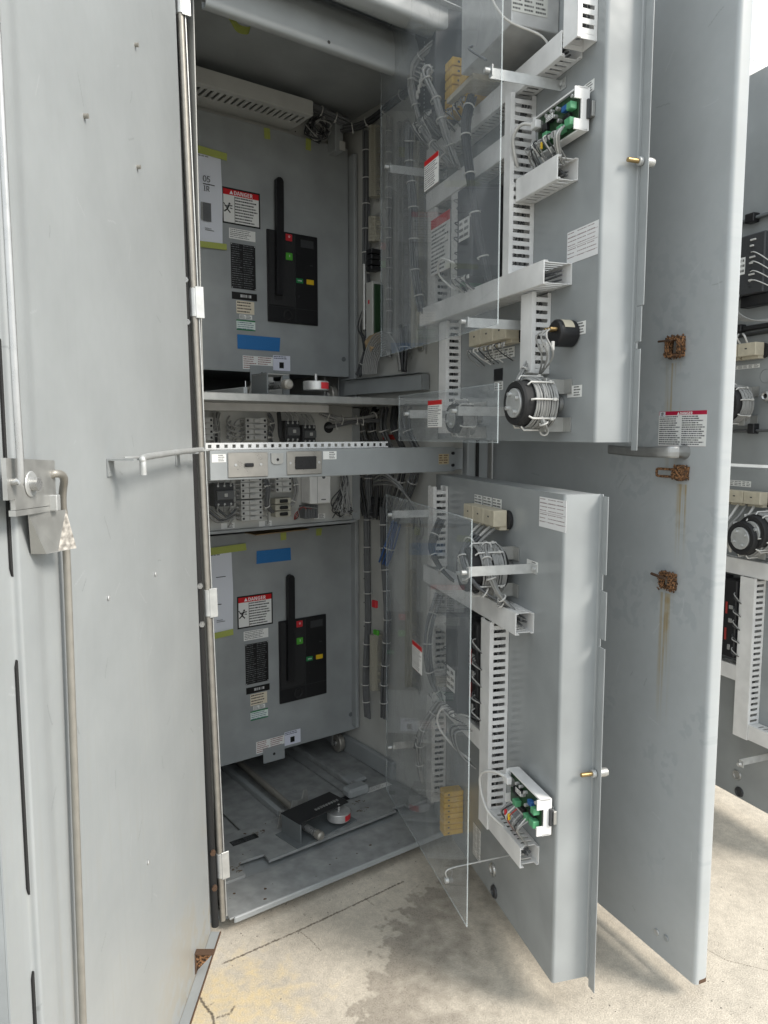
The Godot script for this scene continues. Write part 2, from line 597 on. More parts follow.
	M.p_red = print_mat(Color(0.80, 0.05, 0.09), wh, 3, 1, {"w": 60, "h": 50, "seed": 19})
	M.p_stained = print_mat(Color(0.72, 0.66, 0.54), Color(0.35, 0.22, 0.12), 4, 2, {"w": 90, "h": 70, "seed": 20})
	M.door_left = door_picture(true)
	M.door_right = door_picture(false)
	M.concrete_img = concrete_picture()

# fine scratches, wiped dust and specks on the clear polycarbonate, each with its own opacity
func shield_material(sd: int) -> StandardMaterial3D:
	var w := 420
	var h := 520
	var fn := FastNoiseLite.new()
	fn.seed = sd
	fn.frequency = 0.012
	fn.fractal_octaves = 4
	var d := fn.get_image(w, h).get_data()
	var img := Image.create(w, h, false, Image.FORMAT_RGBA8)
	img.fill(Color(0.72, 0.75, 0.77, 0.04))
	for y in h:
		for x in w:
			var v := d[y * w + x] / 255.0
			if v > 0.55:
				img.set_pixel(x, y, Color(0.74, 0.76, 0.77, 0.04 + 1.1 * (v - 0.55)))
	var r := RandomNumberGenerator.new()
	r.seed = sd * 7
	for k in 120:
		var p := Vector2(r.randf() * w, r.randf() * h)
		var dv := Vector2.from_angle(r.randf_range(-0.9, 0.9) + PI * 0.5 if r.randf() < 0.7 else r.randf() * TAU)
		var al := r.randf_range(0.25, 0.9)
		for j in r.randi_range(6, 70):
			p += dv
			dv = dv.rotated(r.randf_range(-0.02, 0.02))
			if p.x > 0 and p.y > 0 and p.x < w - 1 and p.y < h - 1:
				img.set_pixelv(Vector2i(p), Color(0.85, 0.87, 0.88, al))
	for k in 500:
		img.set_pixel(r.randi_range(0, w - 1), r.randi_range(0, h - 1), Color(0.8, 0.8, 0.78, r.randf_range(0.3, 1.0)))
	var g := StandardMaterial3D.new()
	g.transparency = BaseMaterial3D.TRANSPARENCY_ALPHA
	g.albedo_color = Color(1, 1, 1, 0.29)
	g.albedo_texture = ImageTexture.create_from_image(img)
	g.roughness = 0.6
	return g

# paint of the two big outer doors with the dirt, smears, scratches and rust runs that the sheet carries
func door_picture(left_door: bool) -> StandardMaterial3D:
	var w := 448
	var h := 1200
	var fa := FastNoiseLite.new()
	fa.seed = 21 if left_door else 45
	fa.frequency = 0.008
	fa.fractal_octaves = 4
	var na := fa.get_image(w, h).get_data()
	var fb := FastNoiseLite.new()
	fb.seed = 77
	fb.frequency = 0.055
	fb.fractal_octaves = 3
	var nb := fb.get_image(w, h).get_data()
	var fs := FastNoiseLite.new()      # vertical runs: squeezed picture
	fs.seed = 31
	fs.frequency = 0.16
	fs.fractal_octaves = 3
	var si := fs.get_image(w, 26)
	si.resize(w, h, Image.INTERPOLATE_CUBIC)
	var ns := si.get_data()
	var out := PackedByteArray()
	out.resize(w * h * 3)
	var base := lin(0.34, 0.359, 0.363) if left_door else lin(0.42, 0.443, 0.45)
	var runs := []
	if not left_door:
		# [u, v top, v bottom, half width] of the rust runs below the three hasps, in sheet coordinates
		for q in [[0.765, 1.69, 1.38, 0.019], [0.812, 1.38, 1.16, 0.015], [0.768, 1.09, 0.72, 0.018], [0.775, 1.69, 1.52, 0.012]]:
			runs.append([q[0], q[1], q[2], q[3]])
	for y in h:
		var ym := 2.79 * (1.0 - (y + 0.5) / h) + 0.08
		for x in w:
			var i := y * w + x
			var a := na[i] / 255.0
			var b := nb[i] / 255.0
			var s := ns[i] / 255.0
			var k := 0.965 + 0.05 * a + 0.02 * (b - 0.5)
			var r := base.r * k
			var g := base.g * k
			var bl := base.b * k
			var u := float(x) / w
			if left_door:
				var dirt := clampf((s - 0.52) * 4.0, 0.0, 1.0) * clampf((b + a - 0.85) * 2.0, 0.0, 1.0) * clampf(1.25 - ym, 0.0, 1.0) * 0.25
				var splash := clampf((a * 0.6 + b * 0.5 - 0.50) * 5.0, 0.0, 1.0) * clampf((0.5 - ym) * 2.2, 0.0, 1.0) * clampf((u - 0.35) * 2.5, 0.0, 1.0) * 0.7
				var d := maxf(dirt, splash)
				r = lerpf(r, 0.60, d)
				g = lerpf(g, 0.57, d)
				bl = lerpf(bl, 0.51, d)
				var wash := clampf((s - 0.6) * 3.0, 0.0, 1.0) * 0.006
				r -= wash
				g -= wash
				bl -= wash
			else:
				var sm := clampf((a - 0.56) * 9.0, 0.0, 1.0) * clampf((b - 0.46) * 8.0, 0.0, 1.0) * 0.8
				sm *= clampf((u - 0.35) * 4.0, 0.0, 1.0) * clampf((2.15 - ym) * 3.0, 0.0, 1.0) * clampf((ym - 0.15) * 3.0, 0.0, 1.0)
				r -= 0.045 * sm
				g -= 0.042 * sm
				bl -= 0.038 * sm
				var xm := -0.11 + 1.05 * u
				for q in runs:
					var dx := absf(xm - float(q[0]))
					if dx < q[3] * 1.6 and ym < q[1] and ym > q[2]:
						var f := clampf((s - 0.40) * 4.5, 0.0, 1.0) * clampf(1.6 - dx / q[3], 0.0, 1.0)
						f *= clampf((ym - q[2]) / (q[1] - q[2]) * 1.3, 0.0, 1.0) * (0.36 + 0.5 * b)
						r = lerpf(r, 0.60, f)
						g = lerpf(g, 0.51, f)
						bl = lerpf(bl, 0.34, f)
			out[i * 3] = int(clampf(r, 0.0, 1.0) * 255.0)
			out[i * 3 + 1] = int(clampf(g, 0.0, 1.0) * 255.0)
			out[i * 3 + 2] = int(clampf(bl, 0.0, 1.0) * 255.0)
	var img := Image.create_from_data(w, h, false, Image.FORMAT_RGB8, out)
	# fine scratches
	var r2 := RandomNumberGenerator.new()
	r2.seed = 5 if left_door else 9
	for k in 80:
		var p := Vector2(r2.randf() * w, r2.randf() * h)
		var dv := Vector2.from_angle(r2.randf() * TAU)
		var c := base.lightened(0.14) if r2.randf() < 0.6 else base.darkened(0.18)
		for j in r2.randi_range(5, 22):
			p += dv
			dv = dv.rotated(r2.randf_range(-0.08, 0.08))
			if p.x > 1 and p.y > 1 and p.x < w - 2 and p.y < h - 2:
				img.set_pixelv(Vector2i(p), img.get_pixelv(Vector2i(p)).lerp(c, 0.7))
	var m := mat(Color.WHITE, 0.42)
	m.albedo_texture = ImageTexture.create_from_image(img)
	return m

# weathered concrete: pale, sandy, with a damp rough patch, an ochre stain, a joint and cracks (x -1..2.2, z -4.2..-1)
func concrete_picture() -> StandardMaterial3D:
	var w := 1100
	var size := 2.4
	var get_n := func(freq: float, oct: int, sd: int) -> PackedByteArray:
		var f := FastNoiseLite.new()
		f.seed = sd
		f.frequency = freq
		f.fractal_octaves = oct
		return f.get_image(w, w).get_data()
	var n1: PackedByteArray = get_n.call(0.006, 4, 5)
	var n2: PackedByteArray = get_n.call(0.03, 4, 6)
	var n3: PackedByteArray = get_n.call(0.42, 3, 7)
	var n4: PackedByteArray = get_n.call(0.09, 3, 11)
	var out := PackedByteArray()
	out.resize(w * w * 3)
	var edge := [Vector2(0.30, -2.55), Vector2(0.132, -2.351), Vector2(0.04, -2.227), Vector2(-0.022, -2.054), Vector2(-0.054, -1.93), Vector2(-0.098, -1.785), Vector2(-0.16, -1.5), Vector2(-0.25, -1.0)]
	for y in w:
		var z := -3.45 + size * (y + 0.5) / w
		var ex := 2.5
		for k in edge.size() - 1:
			if z >= edge[k].y and z < edge[k + 1].y:
				ex = lerpf(edge[k].x, edge[k + 1].x, (z - edge[k].y) / (edge[k + 1].y - edge[k].y))
		for x in w:
			var xm := -0.65 + size * (x + 0.5) / w
			var i := y * w + x
			var a := n1[i] / 255.0
			var b := n2[i] / 255.0
			var c := n3[i] / 255.0
			var d := n4[i] / 255.0
			var v := 0.735 + 0.08 * (a - 0.5) + 0.07 * (b - 0.5) + 0.16 * (c - 0.5) + 0.07 * (d - 0.5)
			var r := v * 1.025
			var g := v * 0.978
			var bl := v * 0.90
			# ochre stain near the left door
			var q := Vector2((xm + 0.42) / 0.20, (z + 1.84) / 0.16)
			var f := clampf(1.25 - q.length() + (b - 0.5) * 1.6, 0.0, 1.0) * clampf(0.25 + d, 0.0, 1.0)
			r = lerpf(r, 0.82, f * 0.6)
			g = lerpf(g, 0.725, f * 0.6)
			bl = lerpf(bl, 0.53, f * 0.6)
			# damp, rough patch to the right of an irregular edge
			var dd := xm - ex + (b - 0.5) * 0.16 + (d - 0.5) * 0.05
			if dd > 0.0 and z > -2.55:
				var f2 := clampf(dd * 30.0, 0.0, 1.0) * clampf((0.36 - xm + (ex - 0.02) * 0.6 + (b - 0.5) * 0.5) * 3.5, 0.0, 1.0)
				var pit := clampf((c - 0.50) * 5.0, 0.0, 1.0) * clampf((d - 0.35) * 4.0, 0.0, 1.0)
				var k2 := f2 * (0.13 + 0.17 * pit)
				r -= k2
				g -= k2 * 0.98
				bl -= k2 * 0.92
			# pitting and grit
			if c > 0.88 and d > 0.60:
				r -= 0.10
				g -= 0.10
				bl -= 0.10
			out[i * 3] = int(clampf(r, 0.0, 1.0) * 255.0)
			out[i * 3 + 1] = int(clampf(g, 0.0, 1.0) * 255.0)
			out[i * 3 + 2] = int(clampf(bl, 0.0, 1.0) * 255.0)
	var img := Image.create_from_data(w, w, false, Image.FORMAT_RGB8, out)
	var r2 := RandomNumberGenerator.new()
	r2.seed = 12
	var cracks := [
		[Vector2(-0.46, -1.985), Vector2(-0.259, -2.129), Vector2(-0.10, -2.25), Vector2(0.065, -2.38), 1.3],
		[Vector2(-0.259, -2.129), Vector2(-0.22, -2.09), Vector2(-0.185, -2.04), 0.6],
		[Vector2(-0.06, -2.285), Vector2(-0.03, -2.25), 0.5],
		[Vector2(-0.499, -1.868), Vector2(-0.468, -1.823), Vector2(-0.447, -1.801), Vector2(-0.433, -1.767), Vector2(-0.40, -1.66), 1.5],
		[Vector2(-0.433, -1.788), Vector2(-0.401, -1.801), Vector2(-0.394, -1.829), 1.1],
		[Vector2(-0.468, -1.823), Vector2(-0.45, -1.84), 0.8],
		[Vector2(0.9, -2.1), Vector2(0.98, -2.0), Vector2(1.1, -1.95), 0.5]]
	for cr in cracks:
		var wd: float = cr[cr.size() - 1]
		for k in cr.size() - 2:
			var p0: Vector2 = cr[k]
			var p1: Vector2 = cr[k + 1]
			var steps := int(p0.distance_to(p1) / size * w * 1.6) + 1
			for s in steps:
				var p := p0.lerp(p1, float(s) / steps)
				var px := (p.x + 0.65) / size * w + r2.randf_range(-0.8, 0.8)
				var py := (p.y + 3.45) / size * w + r2.randf_range(-0.8, 0.8)
				var rad := wd * r2.randf_range(0.5, 1.2)
				for oy in range(-2, 3):
					for ox in range(-2, 3):
						if Vector2(ox, oy).length() <= rad:
							var pi := Vector2i(int(px) + ox, int(py) + oy)
							if pi.x >= 0 and pi.y >= 0 and pi.x < w and pi.y < w:
								img.set_pixelv(pi, img.get_pixelv(pi).lerp(Color(0.34, 0.31, 0.27), r2.randf_range(0.15, 0.6)))
	var m := mat(Color.WHITE, 0.85)
	m.albedo_texture = ImageTexture.create_from_image(img)
	var nb := Image.create_from_data(w, w, false, Image.FORMAT_L8, n3)
	nb.convert(Image.FORMAT_RGBA8)
	nb.bump_map_to_normal_map(3.0)
	m.normal_enabled = true
	m.normal_texture = ImageTexture.create_from_image(nb)
	m.normal_scale = 0.18
	return m

func make_ground() -> void:
	var gm := tri_mat(lin(0.40, 0.37, 0.31), 0.9, 0.0, tone_tex(noise_img(512, 0.03, 5, 91), 0.7, 1.4), 0.5)
	gm.uv1_world_triplanar = true
	var pm := PlaneMesh.new()
	pm.size = Vector2(240, 240)
	var g := mi("ground", pm, gm, self)
	g.position = Vector3(0, -0.006, 0)
	g.set_meta("kind", "structure")
	g.set_meta("label", "weathered concrete yard stretching away behind and beside the cabinets")
	var p2 := PlaneMesh.new()
	p2.size = Vector2(2.4, 2.4)
	p2.subdivide_width = 1
	var p := mi("pavement", p2, M.concrete_img, self)
	p.position = Vector3(0.55, 0.0, -2.25)
	p.set_meta("kind", "structure")
	# loose grit lying about
	var gs := new_st()
	var gr := RandomNumberGenerator.new()
	gr.seed = 77
	for k in 150:
		var c := Vector3(gr.randf_range(-0.45, 1.3), 0.001, gr.randf_range(-2.5, -1.5))
		if k % 3 == 0:
			c = FA * Vector3(gr.randf_range(0.0, 0.95), 0.001, gr.randf_range(-0.03, 0.10))
		var r := gr.randf_range(0.0008, 0.0028)
		var v := []
		for j in 5:
			v.append(c + Vector3(cos(TAU * j / 5), 0, sin(TAU * j / 5)) * r * gr.randf_range(0.6, 1.3))
		for j in 5:
			tri(gs, v[j], v[(j + 1) % 5], c + Vector3(0, r * 0.9, 0), Vector3.UP)
	var go := mi("grit", gs.commit(), tri_mat(lin(0.24, 0.22, 0.19), 0.9, 0.0, null, 1.0), self)
	go.set_meta("kind", "stuff")
	tag(go, "loose grit scattered over the concrete slab", "grit")
	p.set_meta("label", "pale cracked concrete slab with ochre stain in front of the cabinets")

# ------------------------------------------------------------------ components (parts of a door or cabinet; frame: x right, y up, z out of the plate)
# slotted wiring duct; ax "h" runs along x, "v" along y
func duct(parent: Node, ax: String, x0: float, x1: float, y0: float, y1: float, d: float, m: Material = null, lid := true) -> Node3D:
	if m == null:
		m = M.pvc
	var n := sub("wire_duct", parent)
	var t := 0.0022
	bx("base", n, m, Vector3(x0, y0, 0.0008), Vector3(x1, y1, 0.003), 0.0003)
	var lo := x0 if ax == "h" else y0
	var hi := x1 if ax == "h" else y1
	var pitch := 0.0212
	var slot := 0.0095
	for side in 2:
		var st := new_st()
		var w0: float
		if ax == "h":
			w0 = y0 if side == 0 else y1 - t
		else:
			w0 = x0 if side == 0 else x1 - t
		var put := func(l0: float, l1: float, z0: float, z1: float) -> void:
			if ax == "h":
				add_box(st, Vector3(l0, w0, z0), Vector3(l1, w0 + t, z1))
			else:
				add_box(st, Vector3(w0, l0, z0), Vector3(w0 + t, l1, z1))
		put.call(lo, hi, 0.003, d * 0.17)
		put.call(lo, hi, d * 0.84, d - 0.003)
		var cnt := int((hi - lo) / pitch)
		var off := ((hi - lo) - cnt * pitch) * 0.5
		put.call(lo, lo + off + 0.004, d * 0.17, d * 0.84)
		for k in cnt:
			var a := lo + off + k * pitch + slot * 0.5
			put.call(a, a + pitch - slot, d * 0.17, d * 0.84)
		mi("side_wall", st.commit(), m, n)
	if lid:
		var c := new_st()
		var e := 0.0012
		if ax == "h":
			add_box(c, Vector3(x0 + 0.001, y0 - e, d - 0.003), Vector3(x1 - 0.001, y1 + e, d))
			add_box(c, Vector3(x0 + 0.001, y0 - e - 0.0015, d - 0.012), Vector3(x1 - 0.001, y0 - e, d - 0.0005))
			add_box(c, Vector3(x0 + 0.001, y1 + e, d - 0.012), Vector3(x1 - 0.001, y1 + e + 0.0015, d - 0.0005))
		else:
			add_box(c, Vector3(x0 - e, y0 + 0.001, d - 0.003), Vector3(x1 + e, y1 - 0.001, d))
			add_box(c, Vector3(x0 - e - 0.0015, y0 + 0.001, d - 0.012), Vector3(x0 - e, y1 - 0.001, d - 0.0005))
			add_box(c, Vector3(x1 + e, y0 + 0.001, d - 0.012), Vector3(x1 + e + 0.0015, y1 - 0.001, d - 0.0005))
		mi("cover", c.commit(), m, n)
	# wires lying in it, seen through the slots
	var ws := new_st()
	for k in 4:
		var pts := []
		for j in 7:
			var l := lerpf(lo + 0.02, hi - 0.02, j / 6.0)
			var o := rng.randf_range(0.25, 0.75)
			var zz := d * rng.randf_range(0.2, 0.6)
			pts.append(Vector3(l, lerpf(y0, y1, o), zz) if ax == "h" else Vector3(lerpf(x0, x1, o), l, zz))
		add_tube(ws, spline(pts, 3), 0.0028, 5)
	mi("wire", ws.commit(), M.cable_mid, n)
	return n

# loose bundle of wires following a path, with white ties
func bundle(parent: Node, pts: Array, count: int, rad: float, r: float, m: Material, ties := 0, called := "cable_bundle") -> Node3D:
	var n := sub(called, parent)
	var st := new_st()
	for k in count:
		var ang := TAU * k / count + rng.randf() * 0.5
		var rr := rad * (0.45 + 0.55 * rng.randf()) if count > 1 else 0.0
		var ph := rng.randf() * TAU
		var q := []
		for j in pts.size():
			var a := ang + 0.35 * sin(j * 1.3 + ph)
			q.append(pts[j] + Vector3(cos(a), sin(a) * 0.6, sin(a)) * rr)
		add_tube(st, spline(q, 4), r, 5)
	mi("wires", st.commit(), m, n)
	if ties > 0:
		var ts := new_st()
		var sp := spline(pts, 8)
		for k in ties:
			var i := int(lerpf(2, sp.size() - 3, (k + 0.5) / ties))
			var c: Vector3 = sp[i]
			var d: Vector3 = (sp[i + 1] - sp[i - 1]).normalized()
			var u := d.cross(Vector3(0.2, 0.3, 0.9)).normalized()
			var w := d.cross(u)
			var ring := []
			for j in 12:
				ring.append(c + (u * cos(TAU * j / 12) + w * sin(TAU * j / 12)) * (rad * 0.95 + r))
			add_tube(ts, ring, 0.0022, 5, true)
			add_box(ts, c + u * (rad + r) - Vector3.ONE * 0.003, c + u * (rad + r) + Vector3.ONE * 0.003)
		mi("cable_tie", ts.commit(), M.cable_white, n)
	return n

func bolt(parent: Node, p: Vector3, r := 0.006, m: Material = null, called := "bolt", rot := Vector3.ZERO) -> Node3D:
	var n := sub(called, parent, p, rot)
	if m == null:
		m = M.zinc
	mi("washer", cyl(r * 1.5, 0.0, 0.0015, 16, 0.0003), m, n)
	mi("head", hexa(r, 0.0012, r * 0.9), m, n)
	return n

# wound ring-type current transformer standing off the plate on two steel feet
func current_transformer(parent: Node, c: Vector3, R: float, len: float, wires := true) -> Node3D:
	var n := sub("current_transformer", parent, c)
	var k := R / 0.058
	# core ring, axis along z
	mi("core", lathe([Vector2(R * 0.55, 0), Vector2(R * 0.95, 0), Vector2(R, 0.006), Vector2(R, len - 0.006), Vector2(R * 0.95, len), Vector2(R * 0.72, len), Vector2(R * 0.7, len - 0.004), Vector2(R * 0.55, len - 0.004), Vector2(R * 0.55, 0)], 30), M.black_matte, n)
	mi("clamp_disc", cyl(R * 0.66, len - 0.012, len + 0.003, 28, 0.001), M.zinc, n)
	var st := new_st()
	for j in 4:
		var a := TAU * j / 4 + 0.5
		add_tube(st, [Vector3(cos(a), sin(a), 0) * R * 0.45 + Vector3(0, 0, len), Vector3(cos(a), sin(a), 0) * R * 0.45 + Vector3(0, 0, len + 0.012)], 0.0055 * k, 6)
	mi("screws", st.commit(), M.zinc, n)
	var nm := mi("shaft", cyl(R * 0.35, -c.z + 0.001, len, 16), M.steel, n)
	nm.position = Vector3.ZERO
	if wires:
		var ws := new_st()
		for j in 26:
			var zz := len * (0.12 + 0.66 * (j % 9) / 9.0) + rng.randf_range(-0.002, 0.002)
			var rr := R + 0.004 + 0.004 * rng.randf()
			var ring := []
			var a0 := rng.randf() * 0.6
			var tilt := rng.randf_range(-0.25, 0.25)
			for q in 22:
				var a := a0 + TAU * q / 22
				ring.append(Vector3(cos(a) * rr, sin(a) * rr, zz + tilt * 0.02 * sin(a)))
			add_tube(ws, ring, 0.0026, 5, true)
		mi("winding", ws.commit(), M.cable, n)
		var ts := new_st()
		for j in 9:
			var a := TAU * j / 9 + rng.randf() * 0.3
			var e := Vector3(cos(a), sin(a), 0)
			var tt := Vector3(-sin(a), cos(a), 0)
			var z0 := len * 0.1
			var z1 := len * 0.85
			add_tube(ts, [e * (R + 0.003) + Vector3(0, 0, z0), e * (R + 0.0125) + Vector3(0, 0, z0 + 0.006), e * (R + 0.0125) + Vector3(0, 0, z1 - 0.006), e * (R + 0.003) + Vector3(0, 0, z1)], 0.0026, 5)
			add_box(ts, e * (R + 0.014) + Vector3(0, 0, z0 + 0.016) - Vector3.ONE * 0.0035, e * (R + 0.014) + Vector3(0, 0, z0 + 0.016) + Vector3.ONE * 0.0035)
		mi("cable_tie", ts.commit(), M.cable_white, n)
	for s in [Vector3(R * 0.55, R * 0.75, 0), Vector3(R * 0.55, -R * 0.95, 0), Vector3(-R * 0.7, -R * 0.8, 0)]:
		var f := new_st()
		add_box(f, s + Vector3(-0.012, -0.018, -c.z + 0.001), s + Vector3(0.022, 0.018, -c.z + 0.004))
		add_box(f, s + Vector3(-0.012, -0.018, -c.z + 0.004), s + Vector3(-0.009, 0.018, len * 0.35))
		add_box(f, s + Vector3(-0.012, -0.018, len * 0.35), s + Vector3(0.016, 0.018, len * 0.35 + 0.003))
		mi("foot", f.commit(), M.galv, n)
	return n

# open circuit board in a white snap-in carrier
func board(parent: Node, x0: float, x1: float, y0: float, y1: float, flip := false) -> Node3D:
	var n := sub("circuit_board", parent)
	bx("rail", n, M.galv, Vector3(x0 + 0.02, (y0 + y1) * 0.5 - 0.017, 0.001), Vector3(x1 + 0.010, (y0 + y1) * 0.5 + 0.017, 0.009), 0.0006)
	bx("rail_clip", n, M.relay, Vector3(x1 - 0.01, (y0 + y1) * 0.5 - 0.022, 0.0095), Vector3(x1 + 0.006, (y0 + y1) * 0.5 + 0.022, 0.018), 0.001)
	var st := new_st()
	add_box(st, Vector3(x0, y0, 0.01), Vector3(x1, y1, 0.014))
	add_box(st, Vector3(x0, y1 - 0.003, 0.014), Vector3(x1, y1 + 0.001, 0.042))
	add_box(st, Vector3(x0, y0 - 0.001, 0.014), Vector3(x1, y0 + 0.003, 0.036))
	for s in [x0, x1 - 0.004]:
		add_box(st, Vector3(s, y0, 0.014), Vector3(s + 0.004, y0 + 0.024, 0.050))
		add_box(st, Vector3(s, y1 - 0.026, 0.014), Vector3(s + 0.004, y1, 0.050))
		add_box(st, Vector3(s, y0 + 0.024, 0.014), Vector3(s + 0.004, y1 - 0.026, 0.032))
	mi("carrier", st.commit(), M.pvc, n)
	var zb := 0.036
	bx("printed_board", n, M.pcb, Vector3(x0 + 0.005, y0 + 0.004, zb - 0.0018), Vector3(x1 - 0.005, y1 - 0.004, zb), 0.0002)
	var w := x1 - x0
	var h := y1 - y0
	# plug connectors, chips, capacitors
	for q in [[0.80, 0.14, 0.13, 0.20], [0.62, 0.12, 0.12, 0.18], [0.28, 0.20, 0.11, 0.18], [0.84, 0.52, 0.10, 0.18]]:
		bx("plug_connector", n, M.conn_green, Vector3(x0 + w * q[0], y0 + h * q[1], zb), Vector3(x0 + w * (q[0] + q[2]), y0 + h * (q[1] + q[3]), zb + 0.018), 0.0015)
	for q in [[0.70, 0.34, 0.14, 0.16], [0.20, 0.46, 0.12, 0.2], [0.45, 0.16, 0.10, 0.14], [0.36, 0.6, 0.08, 0.14]]:
		bx("chip", n, M.black, Vector3(x0 + w * q[0], y0 + h * q[1], zb), Vector3(x0 + w * (q[0] + q[2]), y0 + h * (q[1] + q[3]), zb + 0.010), 0.001)
	bx("switch_block", n, M.conn_blue, Vector3(x0 + w * 0.68, y0 + h * 0.60, zb), Vector3(x0 + w * 0.80, y0 + h * 0.74, zb + 0.012), 0.001)
	for q in [[0.50, 0.66], [0.56, 0.80], [0.30, 0.82], [0.42, 0.84], [0.90, 0.84], [0.60, 0.48]]:
		mi("capacitor", cyl(0.0045, 0, 0.012, 12), M.drum, n, Vector3(x0 + w * q[0], y0 + h * q[1], zb))
	card("sticker", n, M.p_small2, x0 + w * 0.33, x0 + w * 0.50, y0 + h * 0.62, y0 + h * 0.76, zb + 0.0125)
	bx("socket", n, M.galv, Vector3(x0 + w * 0.06, y0 + h * 0.58, zb), Vector3(x0 + w * 0.16, y0 + h * 0.80, zb + 0.014), 0.001)
	return n

# block of plug-in relays in cream plastic
func relay_row(parent: Node, x0: float, x1: float, y0: float, y1: float, d: float, cnt := 3) -> Node3D:
	var n := sub("relay_row", parent)
	var w := (x1 - x0) / cnt
	for k in cnt:
		var a := x0 + k * w
		bx("relay", n, M.cream, Vector3(a + 0.001, y0 + 0.01, 0.012), Vector3(a + w - 0.002, y1, d), 0.002)
		bx("socket", n, M.cream, Vector3(a + 0.004, y0, 0.004), Vector3(a + w - 0.006, y0 + 0.012, d * 0.62), 0.001)
		bx("key", n, M.relay, Vector3(a + w * 0.40, y0 + (y1 - y0) * 0.60, d - 0.0002), Vector3(a + w * 0.52, y0 + (y1 - y0) * 0.68, d + 0.0006), 0.0002)
	mi("back_flange", cyl((y1 - y0) * 0.48, 0.001, 0.011, 24), M.black_matte, n, Vector3(x1 - 0.012, (y0 + y1) * 0.5, 0))
	return n

# row of terminal blocks along y
func terminal_strip(parent: Node, x0: float, x1: float, y0: float, y1: float, d: float, m: Material, pitch := 0.0075) -> Node3D:
	var n := sub("terminal_strip", parent)
	var st := new_st()
	var ws := new_st()
	var cnt := int((y1 - y0) / pitch)
	for k in cnt:
		var y := y0 + k * pitch
		add_box(st, Vector3(x0, y + 0.0006, 0.006), Vector3(x1, y + pitch - 0.0006, d * 0.7))
		add_box(st, Vector3(x0 + (x1 - x0) * 0.28, y + 0.0006, d * 0.7), Vector3(x1 - (x1 - x0) * 0.28, y + pitch - 0.0006, d))
		for s in [-1.0, 1.0]:
			if rng.randf() < 0.75:
				var c: float = (x0 + x1) * 0.5 + s * (x1 - x0) * 0.45
				var yy := y + pitch * 0.5
				add_tube(ws, spline([Vector3(c, yy, d * 0.55), Vector3(c + s * 0.014, yy + 0.002, d * 0.6), Vector3(c + s * 0.024, yy - 0.008, d * 0.35), Vector3(c + s * 0.026, yy - 0.03, d * 0.25)], 3), 0.0016, 4)
	mi("terminals", st.commit(), m, n)
	mi("wires", ws.commit(), M.cable, n)
	bx("rail", n, M.galv, Vector3(x0 + 0.004, y0 - 0.012, 0.001), Vector3(x1 - 0.004, y1 + 0.012, 0.0065), 0.0005)
	return n

# clear polycarbonate guard on flat standoff bars: px list of bar positions [x, y]
func shield(parent: Node, x0: float, x1: float, y0: float, y1: float, z: float, bars: Array) -> Node3D:
	var n := sub("clear_shield", parent)
	mi("pane", card_mesh(x1 - x0 - 0.004, y1 - y0 - 0.004, 0.003), M.clear, n, Vector3((x0 + x1) * 0.5, (y0 + y1) * 0.5, z - 0.0015))
	mi("scratches", card_mesh(x1 - x0 - 0.006, y1 - y0 - 0.006, 0.0003), M.scratch if z > 0.2 else M.scratch_low, n, Vector3((x0 + x1) * 0.5, (y0 + y1) * 0.5, z + 0.0018)).set_meta("kind", "stuff")
	var ed := new_st()
	add_box(ed, Vector3(x0, y0, z - 0.0015), Vector3(x0 + 0.0018, y1, z + 0.0015))
	add_box(ed, Vector3(x1 - 0.0018, y0, z - 0.0015), Vector3(x1, y1, z + 0.0015))
	add_box(ed, Vector3(x0 + 0.0018, y0, z - 0.0015), Vector3(x1 - 0.0018, y0 + 0.0018, z + 0.0015))
	add_box(ed, Vector3(x0 + 0.0018, y1 - 0.0018, z - 0.0015), Vector3(x1 - 0.0018, y1, z + 0.0015))
	mi("cut_edge", ed.commit(), M.clear_edge, n)
	for b in bars:
		standoff(n, b[0], b[1], z - 0.002)
	return n

func standoff(n: Node, x: float, y: float, z: float) -> void:
	var st := new_st()
	add_box(st, Vector3(x - 0.001, y - 0.0125, 0.002), Vector3(x + 0.001, y + 0.0125, z - 0.002))
	add_box(st, Vector3(x - 0.001, y - 0.0125, 0.0006), Vector3(x + 0.022, y + 0.0125, 0.0028))
	add_box(st, Vector3(x - 0.001, y - 0.0125, z - 0.0022), Vector3(x + 0.018, y + 0.0125, z))
	mi("standoff_bar", st.commit(), M.zinc, n)
	mi("screw", hexa(0.006, 0.0, 0.007), M.zinc, n, Vector3(x + 0.011, y, 0.0028))
	mi("screw", hexa(0.0065, 0.0, 0.013), M.zinc, n, Vector3(x + 0.009, y, z + 0.0035))

